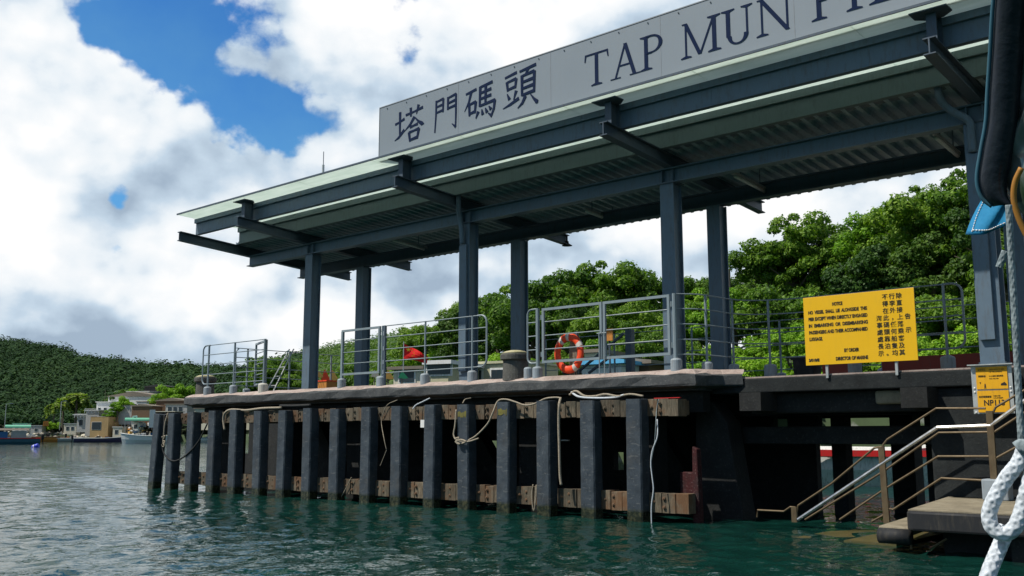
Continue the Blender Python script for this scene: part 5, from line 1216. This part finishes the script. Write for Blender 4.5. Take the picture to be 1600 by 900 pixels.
house(258, 292, 633, 648, 244, 4, 'grey_wall', 'roof_grey', 'terrace hut with pale windows under the deck corner', wins=((.2, .5, 1.0, 1.3), (.45, .5, 1.0, 1.3), (.7, .5, 1.0, 1.3)))
house(236, 272, 645, 662, 238, 4, 'dark', 'cream', 'open shelter with a cream flat roof next to the first pile', roof_over=.3)
house(300, 420, 640, 668, 215, 5, 'cream', 'roof_grey', 'long pale shed seen low behind the left piles', wins=((.2, .5, 1.2, 1.2), (.6, .5, 1.2, 1.2)))
mb = MB(); p, d, right, ang = frame_at(237, 236)
og = atd(237, 668, 236); mb.box(-.6, .6, 0, .8, 0, 4.0); o = mb.build('white_pillar', 'white'); o.location = tuple(og); o.rotation_euler.z = ang; tag(o, 'tall white pillar left of the first fender pile on the far shore', 'pillar')
for (u0, u1, v0, v1, dist, m, lab, nm_, cat) in ((198, 238, 657, 660, 240, 'green_roof', 'long green canvas awning by the waterside right of the ochre house', 'canvas_awning', 'awning'), (122, 134, 668, 674, 262, 'blue_paint', 'blue tarpaulin stack in front of the grey hut', 'tarpaulin', 'tarpaulin'),
       (68, 75, 659, 666, 268, 'orange_hull', 'orange box standing on the far quay', 'storage_box', 'box'), (207, 214, 650, 659, 243, 'white', 'white appliance outside the brown shed', 'air_conditioner', 'appliance'), (12, 44, 668, 670, 262, 'green_roof', 'pale green canopy on the quay at the far left', 'canvas_awning', 'awning')):
    p, d, right, ang = frame_at((u0 + u1) / 2, dist); og = atd((u0 + u1) / 2, v1, dist); w_ = (u1 - u0) / FOC * dist; h_ = (v1 - v0) / FOC * dist
    t = thing(nm_, lab, cat, tuple(float(q) for q in og), None, ang); mb = MB()
    if 'awning' in nm_:
        mb.prism([(0, h_), (.2, h_ + .35), (1.6, h_ + .6), (3, h_ + .3), (3, h_ + .2), (0, h_ - .15)], 'x', -w_ / 2, w_ / 2); mb.build('canvas', m, t)
        for x in (-w_ / 2 + .1, 0, w_ / 2 - .1): mb = MB(); mb.tube([(x, .3, h_), (x, .3, -2.2)], .06, 6); mb.build('pole', 'aluminium', t)
    else:
        mb.prism([(-w_ / 2, 0), (w_ / 2, 0), (w_ / 2 * .9, h_), (-w_ / 2 * .95, h_ * .93)], 'y', 0, 1.0); mb.build('body', m, t, bevel=.03)
        mb = MB(); mb.prism([(-w_ / 4, h_ * .25), (w_ / 4, h_ * .25), (w_ / 4, h_ * .75), (-w_ / 4, h_ * .75)], 'y', -.05, -.002); mb.build('panel', 'dark' if m == 'white' else m, t)
def far_pole(u, v0, v1, dist, label, name='street_lamp', arm=0.0, cat='street lamp', r=.09):
    b = atd(u, v1, dist); h_ = (v1 - v0) / FOC * dist; p, d, right, ang = frame_at(u, dist); t = thing(name, label, cat, tuple(float(q) for q in b), None, ang)
    mb = MB(); mb.tube([(0, 0, 0), (0, 0, h_)], r, 6); mb.build('pole', 'aluminium' if cat == 'street lamp' else 'trunk', t)
    if arm: mb = MB(); mb.bar((0, 0, h_), (arm, 0, h_ + .1), .1, .08); mb.bar((arm * .4, 0, h_ + .1), (arm, 0, h_ + .12), .35, .14); mb.build('lamp_head', 'aluminium', t)
far_pole(7, 636, 670, 262, 'street lamp with a short arm at the far left shore', arm=1.5)
far_pole(93, 632, 672, 262, 'street lamp among the palms on the far shore', arm=1.2)
far_pole(97, 656, 682, 254, 'bare pole at the waterside below the palms', cat='pole', name='mooring_pole')
far_pole(163, 612, 640, 260, 'thin mast on the small white block house', cat='pole', name='roof_mast', r=.05)
far_pole(189, 555, 568, 405, 'thin mast on top of the far wooded ridge', cat='pole', name='ridge_mast', r=.12)
far_pole(1141, 421, 480, 70, 'weathered wooden pole standing among the trees between the middle columns', cat='pole', name='wooden_pole', r=.11)
for (u0, u1, v0, v1, D, dep, wm, rm, lab, wn) in (
    (152, 166, 641, 652, 262, 3, 'white', 'white', 'small white upper storey with a parapet above the grey hut', ((.3, .5, .6, .9), (.7, .5, .6, .9))),
    (168, 181, 648, 662, 257, 3, 'off_white', 'off_white', 'pale stairwell block right of the small white house', ((.5, .6, .6, 1.0),)),
    (213, 232, 629, 640, 256, 3, 'off_white', 'roof_grey', 'pale lean-to under the right gable of the wide white house', ((.3, .5, 1.0, .9), (.7, .5, 1.0, .9))),
    (176, 190, 669, 682, 246, 2, 'cream', 'off_white', 'cream waterside hut between the ochre wall and the green awning', ((.4, .5, .8, .9),)),
    (205, 218, 661, 672, 244, 2, 'off_white', 'aluminium', 'pale hut with a metal roof under the green awning', ((.5, .5, .8, .8),)),
    (100, 118, 664, 676, 268, 2, 'cream', 'aluminium', 'low cream hut left of the grey hut', ((.3, .5, .7, .8), (.7, .5, .7, .8))),
    (20, 40, 664, 676, 272, 2, 'off_white', 'green_roof', 'low pale hut with a green roof at the far left quay', ((.3, .5, .8, .8), (.7, .5, .8, .8))),
    (48, 64, 667, 678, 270, 2, 'grey_wall', 'aluminium', 'small grey quay hut left of the orange box', ((.5, .5, .8, .8),))):
    house(u0, u1, v0, v1, D, dep, wm, rm, lab, wins=wn, roof_over=.15)
for (u0, u1, v, D, lab) in ((134, 152, 640, 251, 'white terrace railing on the grey rendered block'), (153, 167, 652, 249, 'pale railing on top of the crumbling ochre house'), (118, 134, 648, 255, 'thin railing over the low grey hut')):
    p, d, right, ang = frame_at((u0 + u1) / 2, D); og = atd((u0 + u1) / 2, v + 5, D); w_ = (u1 - u0) / FOC * D; t = thing('terrace_railing', lab, 'railing', tuple(float(q) for q in og), 'railings on the far houses', ang)
    for z in (.45, .9): mb = MB(); mb.tube([(-w_ / 2, 0, z), (w_ / 2, 0, z)], .05, 5); mb.build('rail', 'white', t)
    for k in range(5): x = -w_ / 2 + w_ * k / 4; mb = MB(); mb.tube([(x, 0, 0), (x, 0, .92)], .05, 5); mb.build('post', 'white', t)
# shoreline rocks and clutter
def rocks(name, lst, m, label, cat='rocks', seed=1):
    rs = random.Random(seed)
    for (ua, ub, va, vb, dist, n) in lst:
        for k in range(n):
            u = rs.uniform(ua, ub); v = va + (vb - va) * rs.random(); D = dist + (vb - v) * .9; p = atd(u, v, D); r = rs.uniform(.25, .85)
            rr = random.Random(k); vs = []; 
            bm = bmesh.new(); bmesh.ops.create_icosphere(bm, subdivisions=1, radius=r)
            for q in bm.verts: q.co *= rs.uniform(.75, 1.2); q.co.z *= .7
            me = bpy.data.meshes.new(name); bm.to_mesh(me); bm.free(); me.materials.append(M[m if isinstance(m, str) else rs.choice(m)]); o = bpy.data.objects.new(name, me); col.objects.link(o); o.location = tuple(p); yield o
tot = 0
for o in rocks('shore_rock', [(40, 150, 676, 686, 262, 60), (150, 240, 674, 690, 242, 50), (0, 60, 672, 684, 265, 25)], ['rock', 'cream', 'rock'], ''):
    tag(o, 'one of the pale rocks heaped along the far waterline', 'rock', 'rocks along the far waterline'); tot += 1
cl = ['blue_paint', 'orange_hull', 'white', 'cream', 'dark', 'white', 'yellow_flag']
rs = random.Random(9)
for k in range(26):
    u = rs.uniform(200, 240); v = rs.uniform(664, 682); D = 238 + (690 - v) * .3; p = atd(u, v, D); mb = MB(); w_ = rs.uniform(.4, 1.0); h_ = rs.uniform(.3, .9)
    mb.prism([(-w_ / 2, 0), (w_ / 2, 0), (w_ * .55, h_), (-w_ * .42, h_ * rs.uniform(.7, 1))], 'y', 0, .6); o = mb.build('fishing_crate', cl[k % 7]); o.location = tuple(p); tag(o, 'one of the coloured crates and bundles piled behind the white boat', 'crate', 'crates piled behind the white boat')

# ================================================================== BOATS
def boat(u0, u1, vw, dist, hull, label, h=.9, trim='off_white', heading=1, name='sampan', beam=2.2, extras=''):
    p = atd((u0 + u1) / 2, vw, dist); L_ = (u1 - u0) / FOC * dist; q, d, right, ang = frame_at((u0 + u1) / 2, dist)
    t = thing(name, label, 'boat', (float(p[0]), float(p[1]), 0.0), 'boats moored off the far shore', ang + (0 if heading > 0 else math.pi))
    n = 14; vs = []; fs = []; prof = 6
    for i in range(n):
        f = i / (n - 1); x = -L_ / 2 + L_ * f; wdt = beam / 2 * (1 - max(0, (f - .55) / .45) ** 2.2 * .94) * (.82 + .18 * min(1, f * 5)); sh_ = h * (1 + .55 * max(0, f - .5) ** 1.5 * 2 + .06 * (1 - f))
        for j, (a, b) in enumerate(((-1, 1), (-.93, .45), (-.6, -.25), (.6, -.25), (.93, .45), (1, 1))): vs.append((x + (b * .25 * f * h), a * wdt, b * sh_ if b > 0 else -.25))
    for i in range(n - 1):
        for j in range(5): fs.append((i * 6 + j, (i + 1) * 6 + j, (i + 1) * 6 + j + 1, i * 6 + j + 1))
    fs += [(0, 1, 2, 3, 4, 5), tuple((n - 1) * 6 + j for j in (5, 4, 3, 2, 1, 0))]
    mb = MB(); mb.add(vs, fs); mb.build('hull', hull, t)
    mb = MB(); dk = [(v[0], v[1] * .94, v[2] - .22) for v in vs]; mb.add([q for i in range(n) for q in (dk[i * 6], dk[i * 6 + 5])], [(2 * i, 2 * i + 1, 2 * i + 3, 2 * i + 2) for i in range(n - 1)]); mb.build('deck', 'cream' if hull != 'white' else 'white', t)
    mb = MB()
    for j in (0, 5): mb.tube([(vs[i * 6 + j][0], vs[i * 6 + j][1], vs[i * 6 + j][2]) for i in range(n)], .09, 6)
    mb.build('gunwale', trim, t)
    if 'motor' in extras:
        mb = MB(); mb.box(-L_ / 2 - .55, -L_ / 2 - .1, -.22, .22, h * .8, h * 1.7); mb.build('outboard_motor', 'dark', t, bevel=.06); mb = MB(); mb.bar((-L_ / 2 - .3, 0, h * .9), (-L_ / 2 - .5, 0, -.3), .14, .2); mb.build('motor_leg', 'dark', t)
    if 'cabin' in extras:
        mb = MB(); mb.box(-L_ * .28, -L_ * .05, -.8, .8, h, h + 1.3); mb.build('cabin', 'grey_wall', t); mb = MB(); mb.box(L_ * .0, L_ * .12, -.75, .75, h, h + 1.2); mb.build('cabin', 'blue_paint', t)
        mb = MB(); mb.prism([(-1.0, h + 1.4), (1.0, h + 1.4), (.6, h + 1.75), (-.6, h + 1.75)], 'x', -L_ * .32, L_ * .26); mb.build('canopy', 'roof_grey', t)
    if 'gear' in extras:
        rs = random.Random(int(u0))
        for k in range(6): x = rs.uniform(-L_ * .35, L_ * .3); mb = MB(); mb.box(x - .4, x + .4, -.6, .5, h * .7, h + rs.uniform(.2, .7)); mb.build('gear', rs.choice(['white', 'cream', 'dark', 'blue_paint', 'orange_hull']), t)
    if 'tyre' in extras:
        mb = MB(); mb.tube([(-L_ * .4 + .35 * math.cos(a), -beam / 2 - .1, h * .9 + .35 * math.sin(a)) for a in np.linspace(0, 6.28, 14)], .12, 6, caps=False); mb.build('tyre', 'dark', t)
    return t
boat(-30, 52, 692, 188, 'teal_hull', 'blue and red sampan with a cabin canopy at the far left', .95, 'red', -1, extras='cabin motor gear', beam=2.2)
boat(22, 92, 687, 250, 'orange_hull', 'orange-brown sampan with tyres right of the blue and red one', 1.1, 'brown', -1, extras='tyre gear motor')
boat(92, 128, 687, 250, 'aluminium', 'small pale grey boat between the orange and the purple one', .8, 'off_white', 1, extras='gear')
boat(122, 188, 688, 232, 'purple_hull', 'long dark purple sampan in front of the ochre house', .85, 'off_white', 1, extras='gear motor')
boat(196, 262, 692, 190, 'white', 'white open boat just left of the first fender pile', 1.35, 'white', -1, extras='gear', beam=2.6, name='motor_boat')
boat(300, 360, 689, 220, 'white', 'white boat glimpsed low between the left fender piles', .9, 'blue_paint', 1, extras='gear')
boat(460, 530, 687, 200, 'purple_hull', 'dark boat glimpsed through the gap between the left fender piles', 1.4, 'off_white', 1, extras='gear')
p = onz(52, 699, 0); og = tuple(float(q) for q in p); t = thing('mooring_buoy', 'blue plastic drum buoy floating in the bay at the far left', 'buoy', og); t.rotation_euler = (0, R_(70), R_(40))
mb = MB(); mb.lathe((0, 0, -.1), [(.26, 0), (.30, .05), (.30, .38), (.32, .41), (.30, .44), (.30, .76), (.26, .8)], 18); mb.build('drum', 'bright_blue', t, smooth=False)
mb = MB(); mb.lathe((0, 0, .12), [(.31, 0), (.31, .10)], 18, caps=False); mb.build('band', 'white', t)

# sampan with red gunwale beyond the pier, seen under the deck at the right
p = onz(1400, 743, 0); og = (float(p[0]), float(p[1]), 0.0); q, d, right, ang = frame_at(1400, 38)
t = boat(1270, 1500, 745, 31.5, 'off_white', 'white boat with a bright red rail moored beyond the pier, seen under the deck', 1.0, 'off_white', 1, name='motor_boat', beam=2.0)
t['group'] = ''
del t['group']
mb = MB(); mb.box(-2.35, 1.9, -1.10, -1.04, .86, 1.04); mb.build('red_rail', 'red', t)

# ================================================================== MIDDLE DISTANCE BEHIND THE DECK
def place_flag(u, vt, vb, dist, w_, m, label, name='red_flag', pole_to=None):
    a, b = atd(u, vt, dist), atd(u, vb, dist); base = atd(u, pole_to or vb, dist); p, d, right, ang = frame_at(u, dist)
    t = thing(name, label, 'flag', tuple(float(x) for x in base), None, ang); H_ = float(a[2] - base[2]); h_ = float(a[2] - b[2])
    mb = MB(); mb.tube([(0, 0, 0), (0, 0, H_ + .05)], .02, 6); mb.build('pole', 'aluminium', t)
    mb = MB(); n = 12; vs = []
    for i in range(n + 1):
        f = i / n; x = f * w_; y = .06 * math.sin(f * 7) * f; dz = -.85 * f * h_ - .015 * math.sin(f * 9)
        for j in range(5): vs.append((x - j * .01 * f, y + .03 * math.sin(j + f * 5), H_ + dz - h_ * j / 4 * (1 - .55 * f)))
    mb.add(vs, [(i * 5 + j, (i + 1) * 5 + j, (i + 1) * 5 + j + 1, i * 5 + j + 1) for i in range(n) for j in range(4)]); fl_ = mb.build('cloth', m, t); fl_.modifiers.new('s', 'SOLIDIFY').thickness = .006
    return t, H_, h_
t, H_, h_ = place_flag(630, 536, 560, 34, .85, 'flag_red', 'red flag with yellow stars flying behind the middle railing', pole_to=592)
def star(mb, cx, cz, r, y, rot=0):
    pts = []
    for k in range(10): rr = r if k % 2 == 0 else r * .4; a = R_(90 + 36 * k + rot); pts.append((cx + rr * math.cos(a), cz + rr * math.sin(a)))
    mb.prism(pts, 'y', y - .02, y - .012)
mb = MB(); star(mb, .16, H_ - .24, .085, -.13); mb.build('star', 'flag_gold', [c for c in t.children if c.name.startswith('cloth')][0])
for (x, z, r_) in ((.29, .26, 20), (.35, .34, 40), (.36, .42, 10), (.30, .46, 30)): mb = MB(); star(mb, x, H_ - z, .03, -.14, r_); mb.build('star', 'flag_gold', [c for c in t.children if c.name.startswith('cloth')][0])
def pennant(u, vt, vb, dist, m, label):
    a, b = atd(u, vt, dist), atd(u, vb, dist); p, d, right, ang = frame_at(u, dist); t = thing('festival_banner', label, 'banner', tuple(float(x) for x in b), 'small banners behind the railings', ang); h_ = float(a[2] - b[2])
    mb = MB(); mb.tube([(0, 0, -.6), (0, 0, h_)], .02, 5); mb.build('pole', 'trunk', t)
    mb = MB(); mb.prism([(0, h_), (.06, h_ * .8), (.22, h_ * .1), (.10, 0), (-.14, .04), (-.12, h_ * .2), (-.04, h_ * .8)], 'y', -.02, .02); mb.build('cloth', m, t)
pennant(507, 577, 597, 36, 'orange', 'orange draped banner beside the first column'); pennant(519, 578, 594, 36, 'yellow_flag', 'yellow banner right of the orange draped one'); pennant(497, 580, 590, 36, 'yellow_flag', 'small banner half hidden by the first column')
pennant(606, 578, 593, 36, 'yellow_flag', 'pale yellow banner by the stickered gate post'); pennant(628, 580, 592, 34, 'flag_green', 'green banner at the foot of the flag pole'); pennant(585, 578, 590, 36, 'cream', 'pale banner behind the rear column')
a, b = ony(496, 595, 19), ony(510, 606, 19); og = (float(a[0]), 19.0, 2.6); t = thing('orange_crate', 'orange crate on the deck right of the first column', 'crate', og)
mb = MB(og); mb.box(a[0], b[0], 19, 19.4, 2.6, a[2]); mb.build('body', 'orange_hull', t, bevel=.01); mb = MB(og); mb.box(a[0] - .02, b[0] + .02, 18.98, 19.42, a[2] - .03, a[2] + .01); mb.build('rim', 'orange', t)
# huts and boats by the near shore, seen over the deck
house(700, 830, 569, 600, 40, 3, 'pale_yellow', 'pale_yellow', 'long pale yellow cabin with small windows behind the bollard', wins=((.08, .45, .8, .5), (.32, .45, .5, .4), (.62, .45, .6, .4), (.88, .45, .5, .4)), roof_over=.1, flat=.1, name='shore_hut', group='huts by the near shore', cat='hut')
house(612, 660, 578, 600, 48, 3, 'cream', 'roof_grey', 'cream hut behind the red flag', wins=((.5, .5, .8, .5),), name='shore_hut', group='huts by the near shore', cat='hut')
house(671, 702, 570, 592, 38, 3, 'pale_yellow', 'white', 'small yellow cabin with a dark screen left of the second column', wins=((.5, .7, 1.0, .4),), name='shore_hut', group='huts by the near shore', cat='hut')
house(905, 975, 570, 600, 39, 4, 'off_white', 'blue_roof', 'pale hut with a light blue tarpaulin roof seen through the double gate', gable=1, name='shore_hut', group='huts by the near shore', cat='hut')
house(975, 1016, 570, 600, 40, 4, 'brown', 'roof_grey', 'brown gabled hut beside the blue-roofed one', gable=1, name='shore_hut', group='huts by the near shore', cat='hut')
house(912, 935, 552, 568, 43, 2, 'cream', 'roof_grey', 'little cream hut above the blue-roofed one', name='shore_hut', group='huts by the near shore', cat='hut')

# ================================================================== NEAR OBJECTS ON THE VIEWER'S BOAT
def nearp(u, v, d): r = ray(u, v); return Vector(CAM + r / np.linalg.norm(r) * d)
# dark rolled side-screen bulging at the top right: blue-edged black cover with clear vinyl behind
ND = 2.3
og = tuple(nearp(1590, 150, ND)); t = thing('rolled_screen', 'dark rolled-up boat side screen with a blue edge bulging at the top right', 'boat screen', og)
edge = [(1566, -60), (1558, 0), (1553, 80), (1549, 140), (1546, 190), (1538, 235), (1532, 280), (1540, 308), (1556, 322)]
S = spl([nearp(u, v, ND) for u, v in edge], 5); RTv, FWv = Vector(RT), Vector(FW)
def loft(rows, name, m, parent, og):
    mb = MB(og); n = len(rows[0]); mb.add([p for r in rows for p in r], [(i * n + j, (i + 1) * n + j, (i + 1) * n + j + 1, i * n + j + 1) for i in range(len(rows) - 1) for j in range(n - 1)]); o = mb.build(name, m, parent, smooth=True); o.modifiers.new('s', 'SOLIDIFY').thickness = .003; return o
rows = []
for i, p in enumerate(S):
    f = i / (len(S) - 1); wdt = .029 * (1 - .45 * max(0, f - .7) / .3)
    rows.append([p + RTv * (wdt * (1 - math.cos(a))) - FWv * (.030 * math.sin(a)) for a in np.linspace(-.9, math.pi + .5, 14)])
loft(rows, 'black_cover', 'tarp_black', t, og)
mb = MB(og); mb.tube([p + FWv * .012 - RTv * .002 for p in S], .0045, 8); mb.build('blue_edge_sheen', 'teal_hull', t, smooth=True)  # thin blue tube standing for the sheen along the cover's left edge
rows = []; S2 = spl([nearp(u, v, ND + .03) for u, v in ((1586, -60), (1584, 60), (1578, 160), (1568, 230), (1568, 280), (1582, 318), (1600, 345), (1625, 380), (1640, 430))], 5)
for i, p in enumerate(S2):
    rows.append([p + RTv * (.20 * (1 - math.cos(a)) / 2) - FWv * (.09 * math.sin(a) + .012 * math.sin(a * 5 + i * .5)) for a in np.linspace(0, math.pi, 26)])
loft(rows, 'clear_vinyl', 'vinyl', t, og)
og2 = tuple(nearp(1590, 290, 2.2)); mb = MB(og2); mb.tube(spl([nearp(u, v, 2.25) for u, v in ((1596, 262), (1586, 285), (1584, 312), (1592, 342), (1606, 372))], 5), .006, 8); o = mb.build('orange_strap', 'strap_orange', smooth=True); tag(o, 'orange-yellow strap curving along the foot of the dark screen', 'strap')
# blue cloth corner
c = [nearp(1544, 296, 2.5), nearp(1575, 318, 2.45), nearp(1578, 347, 2.45), nearp(1509, 366, 2.52)]
vs = []; n = 10
for i in range(n + 1):
    for j in range(n + 1):
        a, b = i / n, j / n; p = (c[0] * (1 - a) + c[1] * a) * (1 - b) + (c[3] * (1 - a) + c[2] * a) * b
        p = p + FWv * (.012 * math.sin(a * 7 + b * 3)) + Vector((0, 0, -.012 * math.sin(a * 3.14) * b)); vs.append(p)
mb = MB(tuple(c[3])); mb.add(vs, [(i * (n + 1) + j, (i + 1) * (n + 1) + j, (i + 1) * (n + 1) + j + 1, i * (n + 1) + j + 1) for i in range(n) for j in range(n)]); bc = mb.build('blue_cloth', 'tarp_blue', smooth=True); bc.modifiers.new('s', 'SOLIDIFY').thickness = .004
tag(bc, 'pointed corner of bright blue tarpaulin with white stitching at the right', 'tarpaulin')
mb = MB(tuple(c[3]))
for (a0, a1, b0, b1) in ((.08, .08, .0, .96), (.08, .97, .90, .90)):
    m = 16
    for k in range(m):
        f0, f1 = k / m, (k + .6) / m; q = []
        for f in (f0, f1):
            a, b = a0 + (a1 - a0) * f, b0 + (b1 - b0) * f; p = (c[0] * (1 - a) + c[1] * a) * (1 - b) + (c[3] * (1 - a) + c[2] * a) * b + FWv * (.012 * math.sin(a * 7 + b * 3)) + Vector((0, 0, -.012 * math.sin(a * 3.14) * b)); q.append(p - FWv * .005)
        mb.tube(q, .0016, 5)
mb.build('stitching', 'white', bc)
def braid(pts, r, m, label, name, k=24, cat='rope', pitch=.017, n=20, dist=2.0):
    P = spl([nearp(u, v, dist + (q[0] if q else 0)) for u, v, *q in pts], k); og = tuple(P[0]); # resample evenly
    Ls = [0]
    for i in range(1, len(P)): Ls.append(Ls[-1] + (P[i] - P[i - 1]).length)
    tot = Ls[-1]; m_ = int(tot / (pitch / 12)); Q = []; j = 0
    for i in range(m_ + 1):
        s = tot * i / m_
        while j < len(Ls) - 2 and Ls[j + 1] < s: j += 1
        f = (s - Ls[j]) / max(1e-9, Ls[j + 1] - Ls[j]); Q.append(P[j].lerp(P[j + 1], f))
    ds = tot / m_
    w_ = 2 * math.pi * ds / pitch
    def rf(i, t): return 1.0 + .10 * max(math.sin(5 * t + w_ * i), math.sin(5 * t - w_ * i)) - .04
    mb = MB(og); mb.tube(Q, r, n * 2, rfun=rf); o = mb.build(name, m, smooth=True); return tag(o, label, cat)
braid([(1576, 320), (1579, 380), (1583, 450), (1588, 540), (1593, 640), (1597, 712)], .0056, 'rope_grey', 'dark grey braided rope hanging straight down at the right edge', 'braided_rope', dist=2.0)
braid([(1571, 392, .2), (1566, 405, .2), (1561, 418, .2)], .007, 'rope_grey', 'short dark rope end hanging behind the straight grey rope', 'rope_end', dist=2.1)
braid([(1604, 690), (1592, 722), (1574, 745), (1556, 775), (1546, 800), (1549, 822), (1566, 834), (1584, 826), (1596, 800), (1606, 762), (1614, 730)], .0118, 'rope_white', 'thick white braided rope looped over itself at the bottom right', 'braided_rope', dist=1.85)
braid([(1574, 822, .03), (1567, 842, .03), (1556, 868, .02), (1545, 895, 0), (1536, 925, 0)], .0120, 'rope_white', 'thick white rope tail running down out of the loop at the bottom right', 'rope_tail', dist=1.86)
mb = MB(tuple(nearp(1592, 700, 1.84))); mb.tube(spl([nearp(u, v, 1.84) for u, v in ((1590, 702), (1597, 698), (1606, 700))], 4), .013, 12); tag(mb.build('rope_whipping', 'rope_grey', smooth=True), 'dark binding where the grey rope meets the white rope', 'binding')
